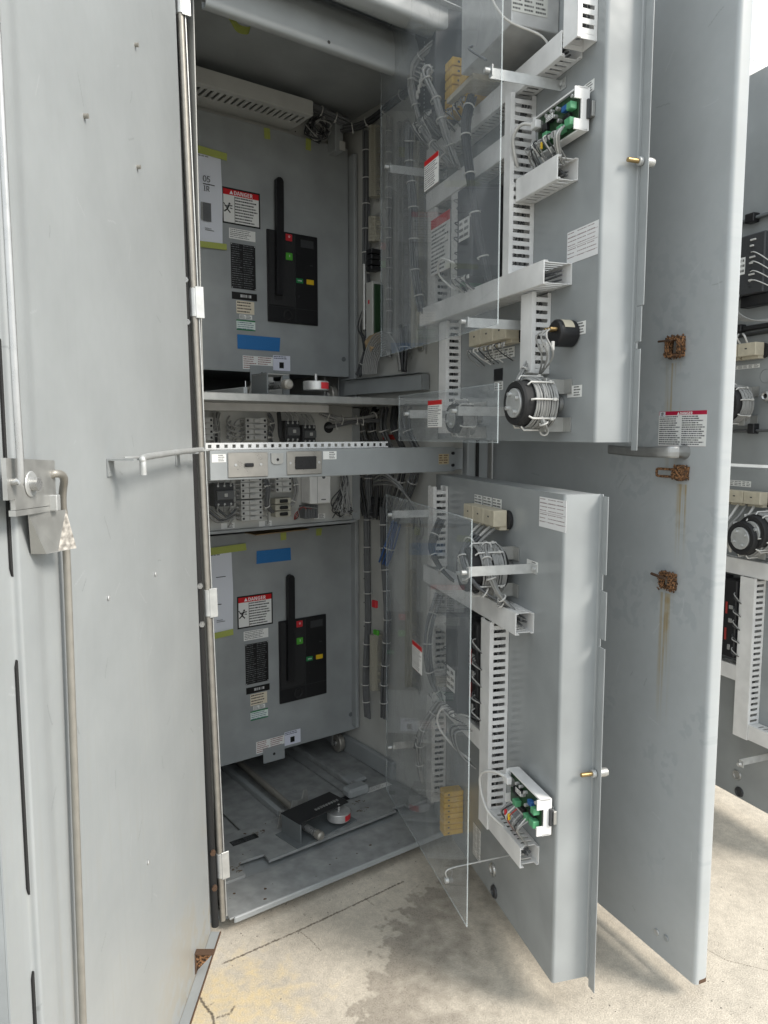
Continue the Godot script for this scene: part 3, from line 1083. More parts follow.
# moulded miniature breakers side by side
func breaker_block(parent: Node, x0: float, x1: float, y0: float, y1: float, z: float, cnt: int) -> Node3D:
	var n := sub("miniature_breaker_block", parent)
	var h := (y1 - y0) / cnt
	for k in cnt:
		var y := y0 + k * h
		bx("body", n, M.module, Vector3(x0, y + 0.0005, z), Vector3(x1, y + h - 0.0005, z + 0.045), 0.0012)
		bx("lever", n, M.module, Vector3(lerpf(x0, x1, 0.36), y + h * 0.2, z + 0.045), Vector3(lerpf(x0, x1, 0.64), y + h * 0.8, z + 0.054), 0.001)
		for s in [0.10, 0.90]:
			bx("terminal", n, M.black, Vector3(lerpf(x0, x1, s) - 0.004, y + h * 0.3, z + 0.0445), Vector3(lerpf(x0, x1, s) + 0.004, y + h * 0.7, z + 0.0455), 0.0002)
	var ws := new_st()
	for k in cnt:
		var y := y0 + (k + 0.5) * h
		for s in [-1.0, 1.0]:
			var c: float = x0 if s < 0 else x1
			add_tube(ws, spline([Vector3(c, y, z + 0.03), Vector3(c + s * 0.015, y + 0.004, z + 0.034), Vector3(c + s * 0.03, y - 0.006, z + 0.028), Vector3(c + s * 0.036, y - 0.03, z + 0.012)], 4), 0.0024, 5)
	mi("wires", ws.commit(), M.cable, n)
	return n

func contactor(parent: Node, x0: float, x1: float, y0: float, y1: float, z: float) -> Node3D:
	var n := sub("contactor", parent)
	bx("body", n, M.relay, Vector3(x0, y0, z), Vector3(x1, y1, z + 0.05), 0.002)
	bx("face", n, M.cable_mid, Vector3(x0 + 0.004, y0 + (y1 - y0) * 0.3, z + 0.05), Vector3(x1 - 0.004, y0 + (y1 - y0) * 0.7, z + 0.062), 0.002)
	bx("plunger", n, M.module, Vector3((x0 + x1) * 0.5 - 0.006, (y0 + y1) * 0.5 - 0.006, z + 0.062), Vector3((x0 + x1) * 0.5 + 0.006, (y0 + y1) * 0.5 + 0.006, z + 0.066), 0.001)
	var ws := new_st()
	for k in 3:
		var x := lerpf(x0, x1, (k + 0.5) / 3.0)
		mi("screw", cyl(0.004, 0, 0.003, 10), M.zinc, n, Vector3(x, y1 - 0.008, z + 0.05))
		mi("screw", cyl(0.004, 0, 0.003, 10), M.zinc, n, Vector3(x, y0 + 0.008, z + 0.05))
		add_tube(ws, spline([Vector3(x, y1 - 0.006, z + 0.048), Vector3(x + 0.002, y1 + 0.012, z + 0.05), Vector3(x - 0.004, y1 + 0.04, z + 0.03)], 4), 0.003, 5)
		add_tube(ws, spline([Vector3(x, y0 + 0.006, z + 0.048), Vector3(x - 0.003, y0 - 0.012, z + 0.05), Vector3(x + 0.006, y0 - 0.03, z + 0.03)], 4), 0.003, 5)
	mi("wires", ws.commit(), M.cable, n)
	return n

# ------------------------------------------------------------------ frames
var FA := frame(Vector3(-0.485, 0, -2.11), 36.4)          # cabinet with the two breakers: x along its front, z outwards
var FL := frame(Vector3(-0.487, 0, -0.912), 90.0)         # wide-open door on the left
var FIU := frame(Vector3(0.198, 0, -2.646), -70.0)        # upper instrument door
var FIL := frame(Vector3(0.192, 0, -2.645), -74.6)        # lower instrument door
var FD := frame(Vector3(0.444, 0, -2.683), -66.0)         # neighbour's outer door
var FB := frame(Vector3(1.133, 0, -3.351), -68.0)         # neighbour's instrument doors
const CAB_H := 2.92

# hollow sheet-steel housing shared by the line-up
func housing(n: Node3D, W: float, right_skin := true) -> void:
	var D := 1.75
	bx("plinth", n, M.paint, Vector3(-0.01, 0.0, -D), Vector3(W + 0.01, 0.035, -0.07), 0.002)
	bx("side_wall", n, M.cream_paint, Vector3(-0.012, 0.035, -D), Vector3(-0.009, CAB_H, -0.02), 0.0008)
	if right_skin:
		bx("side_wall", n, M.cream_paint, Vector3(W - 0.125, 0.035, -D), Vector3(W - 0.122, CAB_H, -0.02), 0.0008)
	bx("back_wall", n, M.paint, Vector3(-0.008, 0.035, -D), Vector3(W - 0.127, CAB_H, -D + 0.004), 0.0008)
	bx("roof", n, M.paint, Vector3(-0.02, CAB_H, -D - 0.02), Vector3(W + 0.01, CAB_H + 0.03, 0.16), 0.004)
	bx("roof_fascia", n, M.far_white, Vector3(-0.02, CAB_H + 0.031, -0.5), Vector3(W + 0.01, 3.27, -0.012), 0.004)
	bx("roof_seam", n, M.dark_paint, Vector3(-0.02, 3.271, -0.5), Vector3(W - 0.2, 3.278, -0.02), 0.002)
	bx("fascia_clip", n, M.cable, Vector3(0.45, 3.17, -0.012), Vector3(0.48, 3.22, -0.004), 0.004)

func make_cabinets() -> void:
	var a := thing("switchgear_cabinet", "open grey switchgear cabinet holding two withdrawn breakers one above the other", "cabinet", FA)
	housing(a, 1.09)
	cabinet_front(a)
	cabinet_floor(a)
	cabinet_middle(a)
	cabinet_top(a)
	cabinet_right_wall(a)
	# the neighbour to the right
	var b := thing("switchgear_cabinet", "neighbouring grey cabinet behind the door with rusty hasps", "cabinet", at(FA, Vector3(1.125, 0, 0)))
	housing(b, 1.09)
	bx("floor", b, M.floor_paint, Vector3(0, 0.035, -1.7), Vector3(0.96, 0.064, -0.02))
	bx("right_post", b, M.paint, Vector3(0.97, 0.035, -0.10), Vector3(1.08, CAB_H, 0.0), 0.003)
	bx("header", b, M.paint, Vector3(0.0, 2.80, -0.12), Vector3(0.96, CAB_H, 0.0), 0.003)
	bx("breaker_screen", b, M.breaker_paint, Vector3(0.02, 0.18, -0.72), Vector3(0.94, 2.70, -0.70))
	# the closed one to the left
	var c := thing("switchgear_cabinet", "closed grey cabinet beyond the free edge of the wide open door", "cabinet", at(FA, Vector3(-1.105, 0, 0)))
	housing(c, 1.02)
	bx("sill", c, M.paint, Vector3(0.0, 0.035, -0.08), Vector3(1.01, 0.24, -0.012), 0.003)
	bx("door", c, M.paint, Vector3(0.0, 0.252, -0.06), Vector3(1.01, 2.86, 0.02), 0.008)
	var e := thing("switchgear_cabinet", "closed grey cabinet farthest along the row, under the white roof fascia", "cabinet", at(FA, Vector3(2.25, 0, 0)))
	housing(e, 1.09)
	bx("door", e, M.paint, Vector3(0.0, 0.07, -0.05), Vector3(1.08, 2.86, 0.0), 0.008)

func cabinet_front(a: Node3D) -> void:
	# left post, its rubber seal and the long hinge rod, all leaning a little
	var off := func(y: float) -> float:
		return -0.012 - 0.0225 * (y - 0.04)
	var tilt := Vector3(0, 0, rad_to_deg(atan(0.0225)))
	mi("left_post", sheet_mesh(fillet([Vector2(0.034, -0.16), Vector2(0.040, -0.16), Vector2(0.040, -0.03), Vector2(0.028, -0.012), Vector2(0.024, -0.03)], 0.004), 0.0, CAB_H - 0.04, 0.002), M.paint, a, Vector3(-0.012, 0.04, 0), tilt)
	tube("door_seal", a, M.rubber, [Vector3(off.call(0.04) - 0.012, 0.04, 0.002), Vector3(off.call(1.4) - 0.013, 1.4, 0.002), Vector3(off.call(2.86) - 0.012, 2.86, 0.002)], 0.011, 10, 2)
	tube("hinge_rod", a, M.rod, [Vector3(off.call(0.05) + 0.012, 0.05, 0.004), Vector3(off.call(1.4) + 0.012, 1.4, 0.004), Vector3(off.call(2.88) + 0.012, 2.88, 0.004)], 0.0085, 12, 2)
	mi("post_edge", cbox(Vector3(0.003, 2.82, 0.016), 0.0008), M.zinc, a, Vector3(off.call(1.47) + 0.023, 1.47, 0.002), tilt)
	for y in [0.225, 1.02, 1.852, 2.62]:
		var h := sub("hinge", a, Vector3(off.call(y), y, 0), tilt)
		bx("leaf", h, M.zinc, Vector3(0.012, -0.042, 0.0125), Vector3(0.036, 0.042, 0.0165), 0.001)
		mi("knuckle", cyl(0.011, -0.038, 0.038, 14), M.zinc, h, Vector3(0.012, 0, 0.004), Vector3(90, 0, 0))
		for s in [-0.055, 0.055]:
			mi("bolt", hexa(0.008, 0.0, 0.012), M.rust_dark if y < 0.3 else M.steel, h, Vector3(-0.012, s, 0.012), Vector3(0, -25, 0))
	# right post
	mi("right_post", sheet_mesh(fillet([Vector2(0.975, -0.10), Vector2(0.975, 0.0), Vector2(1.075, 0.0), Vector2(1.075, -0.10)], 0.005), 0.035, CAB_H, 0.002), M.paint, a)
	bx("seal_strip", a, M.rubber, Vector3(1.01, 0.06, 0.0015), Vector3(1.022, 2.85, 0.012), 0.003)

func cabinet_floor(a: Node3D) -> void:
	bx("floor_pan", a, M.paint, Vector3(0.0, 0.036, -1.72), Vector3(0.964, 0.0385, -0.10), 0.001)
	# sill with its folded nose
	bx("sill", a, M.floor_paint, Vector3(0.018, 0.046, -0.152), Vector3(0.97, 0.052, 0.014), 0.001)
	bx("sill_nose", a, M.paint, Vector3(0.030, 0.034, 0.014), Vector3(0.97, 0.0535, 0.022), 0.003)
	bx("sill_front", a, M.paint, Vector3(0.018, 0.002, -0.065), Vector3(0.97, 0.0345, -0.058), 0.001)
	# front floor plate, cut out round the latch
	var poly := [Vector2(0.028, 0.150), Vector2(0.150, 0.150), Vector2(0.160, 0.228), Vector2(0.255, 0.224), Vector2(0.250, 0.178), Vector2(0.80, 0.192), Vector2(0.80, 0.215), Vector2(0.86, 0.215), Vector2(0.86, 0.19), Vector2(0.955, 0.19), Vector2(0.955, 0.415), Vector2(0.028, 0.415)]
	mi("floor_plate", prism(poly, 0.0, 0.009), M.floor_paint, a, Vector3(0, 0.053, 0), Vector3(-90, 0, 0))
	for k in 4:
		var x0 := 0.03 + k * 0.232
		bx("rear_floor_plate", a, M.floor_paint, Vector3(x0, 0.0465, -1.68), Vector3(x0 + 0.225, 0.058, -0.418), 0.0015)
	for q in [[0.24, -0.345, 0.10, M.p_black], [0.70, -0.385, 0.05, M.p_black], [0.83, -0.385, 0.17, M.p_plate]]:
		var l := card("floor_label", a, q[3], -q[2] * 0.5, q[2] * 0.5, -0.016, 0.016, 0.0)
		l.position = Vector3(q[0], 0.0625, q[1])
		l.rotation_degrees = Vector3(-90, 0, 0)
	var st := new_st()
	for k in 30:
		var c := Vector3(rng.randf_range(0.05, 0.75), 0.0525, rng.randf_range(-0.13, 0.01))
		if k > 10:
			c = Vector3(rng.randf_range(0.05, 0.6), 0.0622, rng.randf_range(-0.40, -0.24))
		var r := rng.randf_range(0.0015, 0.006)
		var ring := []
		for j in 8:
			ring.append(Vector2.from_angle(TAU * j / 8) * r * rng.randf_range(0.6, 1.3))
		for j in 8:
			tri(st, c, c + Vector3(ring[j].x, 0.0, ring[j].y), c + Vector3(ring[(j + 1) % 8].x, 0.0, ring[(j + 1) % 8].y), Vector3.UP)
	var rs := mi("rust_flakes", st.commit(), M.rust_dark, a)
	var sm := new_st()
	for q in [[0.10, -0.33, 0.05], [0.14, -0.20, 0.05], [0.09, -0.25, 0.035], [0.63, -0.30, 0.04], [0.70, -0.27, 0.03], [0.30, -0.36, 0.03], [0.72, -0.33, 0.03]]:
		for g in 26:
			var ang := rng.randf() * TAU
			var rad: float = float(q[2]) * sqrt(rng.randf())
			var c := Vector3(q[0] + cos(ang) * rad, 0.0624, q[1] + sin(ang) * rad * 0.5)
			var r := rng.randf_range(0.001, 0.0055)
			var pr := c + Vector3(r, 0, 0)
			for j in 6:
				var t := TAU * (j + 1) / 6
				var pn := c + Vector3(cos(t), 0, sin(t) * 0.6) * r * rng.randf_range(0.5, 1.3)
				tri(sm, c, pr, pn, Vector3.UP)
				pr = pn
	mi("rust_stain", sm.commit(), M.stain, a).set_meta("kind", "stuff")
	rs.set_meta("kind", "stuff")
	# guide rods and their racking screws
	tube("guide_rod", a, M.rod, [Vector3(0.49, 0.098, -1.3), Vector3(0.475, 0.094, -0.9), Vector3(0.46, 0.092, -0.33)], 0.013, 12, 2)
	bx("guide_rail", a, M.paint, Vector3(0.415, 0.058, -1.3), Vector3(0.435, 0.082, -0.42), 0.002)
	bx("guide_rail", a, M.floor_paint, Vector3(0.765, 0.058, -1.3), Vector3(0.790, 0.084, -0.44), 0.003)
	bx("guide_rail", a, M.paint, Vector3(0.795, 0.058, -1.3), Vector3(0.803, 0.072, -0.44), 0.001)
	var cl := sub("rail_stop", a)
	bx("ramp", cl, M.paint, Vector3(0.70, 0.062, -0.42), Vector3(0.80, 0.10, -0.36), 0.01)
	bx("hook", cl, M.paint, Vector3(0.76, 0.066, -0.52), Vector3(0.85, 0.085, -0.45), 0.008)
	bx("foot_block", a, M.rust_dark, Vector3(0.255, 0.058, -0.74), Vector3(0.275, 0.15, -0.70), 0.003)
	# low channels along the right-hand wall
	bx("wall_channel", a, M.paint, Vector3(0.940, 0.0585, -1.6), Vector3(0.963, 0.135, -0.40), 0.004)
	racking_latch(a, Vector3(0.44, 0.062, -0.265), 0)

# racking screw, black cover, pawl and round lock drum with its red tag
func racking_latch(a: Node3D, p: Vector3, kind: int) -> void:
	var n := sub("racking_latch", a, p, Vector3(0, 8 if kind == 0 else 0, 0))
	bx("base_plate", n, M.dark_paint, Vector3(-0.09, 0.0, -0.055), Vector3(0.19, 0.004, 0.075), 0.001)
	bx("side_bracket", n, M.dark_paint, Vector3(-0.065, 0.004, -0.05), Vector3(-0.060, 0.072, 0.06), 0.001)
	if kind == 0:
		bx("cover_plate", n, M.black_matte, Vector3(-0.065, 0.072, -0.055), Vector3(0.165, 0.076, 0.055), 0.001)
		for k in 9:
			bx("rack_tooth", n, M.steel, Vector3(0.035 + k * 0.0125, 0.0762, 0.012), Vector3(0.043 + k * 0.0125, 0.079, 0.024), 0.0005)
	else:
		bx("cover_plate", n, M.galv, Vector3(-0.065, 0.066, -0.045), Vector3(0.02, 0.070, 0.055), 0.001)
		bx("front_cheek", n, M.dark_paint, Vector3(-0.005, 0.004, 0.05), Vector3(0.02, 0.066, 0.054), 0.001)
	var poly := [Vector2(-0.04, 0), Vector2(0.04, 0), Vector2(0.055, 0.03), Vector2(0.05, 0.075), Vector2(0.03, 0.08), Vector2(0.02, 0.05), Vector2(-0.012, 0.055), Vector2(-0.03, 0.045)]
	mi("pawl", prism(poly, 0, 0.005), M.galv, n, Vector3(-0.02, 0.004, -0.085))
	mi("pawl", prism(poly, 0, 0.005), M.galv, n, Vector3(0.06, 0.004, -0.115), Vector3(0, 12, 0))
	mi("racking_screw", cyl(0.012, -0.12, 0.09, 16), M.steel, n, Vector3(-0.015, 0.034, 0))
	mi("screw_nose", lathe([Vector2(0, 0.09), Vector2(0.016, 0.09), Vector2(0.016, 0.112), Vector2(0.010, 0.118), Vector2(0, 0.118)], 14), M.rod, n, Vector3(-0.015, 0.034, 0))
	mi("lock_drum", cyl(0.043, 0.0, 0.030, 28, 0.002), M.drum, n, Vector3(0.125, 0.022, 0.045), Vector3(-90, 0, 0))
	mi("lock_pin", cyl(0.005, 0.0, 0.055, 10), M.steel, n, Vector3(0.125, 0.022, 0.045), Vector3(-90, 0, 0))
	var tagm := new_st()
	for k in 6:
		var t0 := deg_to_rad(-98 + k * 9)
		var t1 := deg_to_rad(-98 + (k + 1) * 9)
		for v in [[t0, 0.0], [t1, 1.0], [t1, 0.0], [t0, 0.0], [t0, 1.0], [t1, 1.0]]:
			tagm.set_normal(Vector3(cos(v[0]), 0, -sin(v[0])))
			tagm.add_vertex(Vector3(cos(v[0]) * 0.0437, 0.026 + 0.021 * v[1], -sin(v[0]) * 0.0437) + Vector3(0.125, 0, 0.045))
	mi("red_tag", tagm.commit(), M.red, n)

func cabinet_middle(a: Node3D) -> void:
	# the tray that carries the upper breaker
	bx("breaker_tray", a, M.galv, Vector3(0.0, 1.604, -1.5), Vector3(0.955, 1.618, -0.145), 0.002)
	bx("tray_lip", a, M.galv, Vector3(0.0, 1.598, -0.150), Vector3(0.80, 1.622, -0.140), 0.002)
	racking_latch(a, Vector3(0.335, 1.620, -0.235), 1)
	for k in 14:
		var px := 0.16 + k * 0.042 + rng.randf_range(-0.012, 0.012)
		var pz := rng.randf_range(-0.24, -0.16)
		mi("tray_bolt", hexa(0.005, 0.0, 0.006), M.zinc if k % 3 else M.rod, a, Vector3(px, 1.6185, pz), Vector3(-90, 0, 0))
	bx("tray_strap", a, M.galv, Vector3(0.36, 1.6182, -0.20), Vector3(0.66, 1.6225, -0.18), 0.001)
	bx("tray_strap", a, M.paint, Vector3(0.10, 1.6182, -0.30), Vector3(0.25, 1.630, -0.27), 0.001)
	tube("guide_rod", a, M.rod, [Vector3(0.33, 1.65, -1.2), Vector3(0.32, 1.648, -0.3)], 0.012, 10, 2)
	bx("guide_rail", a, M.paint, Vector3(0.20, 1.618, -1.2), Vector3(0.215, 1.645, -0.2), 0.002)
	bx("foot_block", a, M.rust, Vector3(0.15, 1.618, -0.48), Vector3(0.165, 1.70, -0.46), 0.003)
	# steel tray bracket on the right-hand wall
	var sb := sub("wall_bracket", a)
	mi("channel", prism([Vector2(0, 0), Vector2(0.52, 0.0), Vector2(0.52, 0.055), Vector2(0.0, 0.062)], 0, 0.003), M.paint, sb, Vector3(0.925, 1.66, -0.72), Vector3(0, -90, 0))
	bx("top_flange", sb, M.paint, Vector3(0.905, 1.7225, -0.72), Vector3(0.958, 1.725, -0.20), 0.001)
	bx("bracket_front", sb, M.paint, Vector3(0.926, 1.66, -0.1995), Vector3(0.958, 1.72, -0.197), 0.001)
	# device plate behind the rail
	var z := -0.5
	bx("device_plate", a, M.cream_paint, Vector3(0.01, 1.155, z - 0.006), Vector3(0.815, 1.62, z - 0.002), 0.001)
	bx("plate_side", a, M.paint, Vector3(0.818, 1.15, z - 0.04), Vector3(0.858, 1.60, z - 0.006), 0.003)
	bx("trough_cover", a, M.pvc, Vector3(0.01, 1.578, z - 0.001), Vector3(0.675, 1.611, z + 0.05), 0.002)
	bx("bottom_flange", a, M.paint, Vector3(0.01, 1.145, z - 0.006), Vector3(0.815, 1.155, z + 0.02), 0.001)
	breaker_block(a, 0.13, 0.208, 1.475, 1.555, z, 4)
	breaker_block(a, 0.330, 0.414, 1.475, 1.555, z, 4)
	contactor(a, 0.487, 0.546, 1.469, 1.545, z)
	contactor(a, 0.560, 0.616, 1.463, 1.530, z)
	contactor(a, 0.205, 0.277, 1.245, 1.325, z)
	breaker_block(a, 0.307, 0.391, 1.266, 1.345, z, 4)
	breaker_block(a, 0.307, 0.391, 1.186, 1.262, z, 4)
	var fh := sub("fuse_holder", a)
	for k in 3:
		bx("holder", fh, M.terminal, Vector3(0.446, 1.192 + k * 0.024, z), Vector3(0.512, 1.213 + k * 0.024, z + 0.04), 0.0015)
		bx("fuse", fh, M.black_matte, Vector3(0.462, 1.196 + k * 0.024, z + 0.04), Vector3(0.496, 1.209 + k * 0.024, z + 0.048), 0.003)
	breaker_block(a, 0.446, 0.512, 1.283, 1.345, z, 3)
	var cb := sub("controller", a)
	bx("housing", cb, M.pvc, Vector3(0.577, 1.235, z), Vector3(0.668, 1.365, z + 0.07), 0.003)
	bx("groove", cb, M.cable, Vector3(0.607, 1.236, z + 0.0695), Vector3(0.609, 1.36, z + 0.0706), 0.0003)
	bx("badge", cb, M.cable_mid, Vector3(0.625, 1.248, z + 0.0698), Vector3(0.645, 1.252, z + 0.0708), 0.0002)
	mi("dial", cyl(0.006, 0.07, 0.076, 14), M.cable_mid, cb, Vector3(0.635, 1.335, z))
	var tb := sub("terminal_block", a)
	for k in 5:
		bx("terminal", tb, M.cable_mid, Vector3(0.568 + k * 0.012, 1.178, z), Vector3(0.578 + k * 0.012, 1.228, z + 0.045), 0.001)
	for k in 5:
		tube("wire", tb, [M.cable_red, M.cable_dark, M.cable_red, M.cable_dark, M.cable][k], [Vector3(0.573 + k * 0.012, 1.215, z + 0.045), Vector3(0.55 - k * 0.004, 1.225, z + 0.06), Vector3(0.53 + k * 0.004, 1.20 - k * 0.004, z + 0.04), Vector3(0.535, 1.175, z + 0.02)], 0.0018, 5, 5)
	for q in [[0.275, 1.163], [0.425, 1.160], [0.66, 1.172]]:
		card("device_label", a, M.p_small, q[0] - 0.026, q[0] + 0.026, q[1] - 0.004, q[1] + 0.016, z - 0.002)
	# looms on the plate
	for k in 3:
		bundle(a, [Vector3(0.225 + k * 0.008, 1.57, z + 0.02), Vector3(0.225, 1.53, z + 0.03), Vector3(0.222 + k * 0.006, 1.48, z + 0.02), Vector3(0.228, 1.44, z + 0.015)], 4, 0.007, 0.0026, M.cable if k != 1 else M.cable_dark, 1)
	for k in 4:
		bundle(a, [Vector3(0.28 + 0.003 * k, 1.56 - k * 0.017, z + 0.02), Vector3(0.26, 1.535 - k * 0.018, z + 0.045), Vector3(0.30, 1.52 - k * 0.018, z + 0.05), Vector3(0.325, 1.525 - k * 0.016, z + 0.035)], 2, 0.003, 0.0026, M.cable)
	bundle(a, [Vector3(0.435, 1.57, z + 0.02), Vector3(0.445, 1.53, z + 0.03), Vector3(0.44, 1.49, z + 0.02), Vector3(0.445, 1.45, z + 0.02)], 5, 0.008, 0.0026, M.cable_mid, 2)
	bundle(a, [Vector3(0.475, 1.575, z + 0.02), Vector3(0.462, 1.54, z + 0.05), Vector3(0.465, 1.49, z + 0.05), Vector3(0.49, 1.462, z + 0.04)], 5, 0.006, 0.003, M.cable_dark)
	bundle(a, [Vector3(0.66, 1.575, z + 0.02), Vector3(0.70, 1.555, z + 0.05), Vector3(0.76, 1.55, z + 0.06), Vector3(0.84, 1.56, z + 0.08), Vector3(0.93, 1.59, z + 0.06)], 9, 0.013, 0.0034, M.cable, 4)
	bundle(a, [Vector3(0.70, 1.525, z + 0.0), Vector3(0.72, 1.53, z + 0.05), Vector3(0.80, 1.545, z + 0.07), Vector3(0.90, 1.55, z + 0.09)], 6, 0.011, 0.0034, M.cable_mid, 2)
	mi("cable_hole", cyl(0.022, -0.0018, -0.0012, 20, 0.0001), M.black_matte, a, Vector3(0.705, 1.522, z))
	# tangle of wire ends tied back beside the plate
	var tg := sub("wire_tangle", a)
	var ts := new_st()
	var td := new_st()
	for k in 30:
		var c := Vector3(0.735, 1.215, z + 0.045)
		var pts := [Vector3(0.75 + rng.randf_range(-0.01, 0.02), 1.35, z + 0.02)]
		pts.append(Vector3(0.745 + rng.randf_range(-0.02, 0.02), 1.295, z + 0.05))
		pts.append(c + Vector3(rng.randf_range(-0.045, 0.05), rng.randf_range(-0.04, 0.03), rng.randf_range(-0.02, 0.03)))
		pts.append(c + Vector3(rng.randf_range(-0.05, 0.05), rng.randf_range(-0.045, 0.02), rng.randf_range(-0.01, 0.04)))
		add_tube(ts if k % 3 != 0 else td, spline(pts, 5), 0.0024, 5)
	mi("wires", ts.commit(), M.cable, tg)
	mi("dark_wires", td.commit(), M.cable_dark, tg)
	for k in 4:
		bundle(a, [Vector3(0.16 + k * 0.02, 1.24, z + 0.02), Vector3(0.18 + k * 0.02, 1.215, z + 0.05), Vector3(0.22 + k * 0.012, 1.19 + 0.006 * k, z + 0.045), Vector3(0.29, 1.20 + k * 0.01, z + 0.03)], 3, 0.004, 0.0026, M.cable if k % 2 == 0 else M.cable_mid)
	bundle(a, [Vector3(0.405, 1.36, z + 0.02), Vector3(0.415, 1.30, z + 0.04), Vector3(0.41, 1.24, z + 0.04), Vector3(0.44, 1.21, z + 0.03)], 6, 0.008, 0.0026, M.cable_mid, 2)
	bundle(a, [Vector3(0.528, 1.36, z + 0.02), Vector3(0.535, 1.30, z + 0.04), Vector3(0.525, 1.25, z + 0.04), Vector3(0.51, 1.23, z + 0.04)], 6, 0.008, 0.0026, M.cable, 2)
	# the front rail with its switch and outlet
	var r := sub("front_rail", a)
	bx("rail_face", r, M.paint, Vector3(-0.004, 1.367, -0.003), Vector3(0.913, 1.451, 0.0), 0.001)
	bx("rail_top", r, M.paint, Vector3(-0.004, 1.4485, -0.05), Vector3(0.913, 1.4515, -0.0032), 0.0008)
	bx("rail_bottom", r, M.paint, Vector3(-0.004, 1.366, -0.03), Vector3(0.913, 1.3685, -0.0032), 0.0008)
	bx("end_bracket", r, M.paint, Vector3(0.9135, 1.372, -0.02), Vector3(0.955, 1.447, -0.004), 0.001)
	for y in [1.388, 1.430]:
		mi("bolt", hexa(0.006, 0, 0.006), M.black, r, Vector3(0.902, y, 0))
	bx("switch_plate", r, M.stainless, Vector3(0.049, 1.373, 0.0003), Vector3(0.176, 1.445, 0.0045), 0.0025)
	bx("toggle_switch", r, M.black, Vector3(0.100, 1.403, 0.0045), Vector3(0.127, 1.414, 0.011), 0.002)
	for x in [0.072, 0.152]:
		mi("plate_screw", cyl(0.0045, 0.0045, 0.0065, 12), M.zinc, r, Vector3(x, 1.409, 0))
	bx("outlet_plate", r, M.stainless, Vector3(0.239, 1.375, 0.0003), Vector3(0.362, 1.446, 0.0045), 0.0025)
	bx("outlet", r, M.black_matte, Vector3(0.266, 1.391, 0.0045), Vector3(0.340, 1.430, 0.0085), 0.002)
	for x in [0.284, 0.320]:
		for q in [[-0.006, 0.005, 0.0015, 0.006], [0.005, 0.005, 0.0015, 0.005], [0.0, -0.008, 0.003, 0.003]]:
			bx("slot", r, M.rubber, Vector3(x + q[0] - q[2], 1.4105 + q[1] - q[3] * 0.5, 0.0084), Vector3(x + q[0] + q[2], 1.4105 + q[1] + q[3] * 0.5, 0.0088), 0.0001)
	for x in [0.250, 0.351]:
		mi("plate_screw", cyl(0.004, 0.0045, 0.0062, 12), M.zinc, r, Vector3(x, 1.4105, 0))
	mi("sealing_tab", prism([Vector2(0.186, 1.441), Vector2(0.227, 1.441), Vector2(0.227, 1.415), Vector2(0.220, 1.409), Vector2(0.194, 1.409), Vector2(0.187, 1.415)], 0.0004, 0.004), M.galv, r)
	mi("tab_hole", cyl(0.0045, 0.004, 0.0044, 12, 0.0001), M.black, r, Vector3(0.208, 1.422, 0))
	card("rail_label", r, M.p_small, 0.001, 0.044, 1.418, 1.441, 0.0)
	card("rail_label", r, M.p_small, 0.368, 0.417, 1.419, 1.444, 0.0)
	card("stained_label", r, M.p_stained, 0.838, 0.885, 1.392, 1.428, 0.0)
	# slotted strip just behind it
	var ss := new_st()
	add_box(ss, Vector3(0.0, 1.4525, -0.058), Vector3(0.66, 1.457, -0.055))
	add_box(ss, Vector3(0.0, 1.467, -0.058), Vector3(0.66, 1.472, -0.055))
	for k in 26:
		add_box(ss, Vector3(0.0 + k * 0.0254, 1.457, -0.058), Vector3(0.0145 + k * 0.0254, 1.467, -0.055))
	add_box(ss, Vector3(0.0, 1.4525, -0.11), Vector3(0.66, 1.455, -0.058))
	mi("slotted_strip", ss.commit(), M.pvc, a)

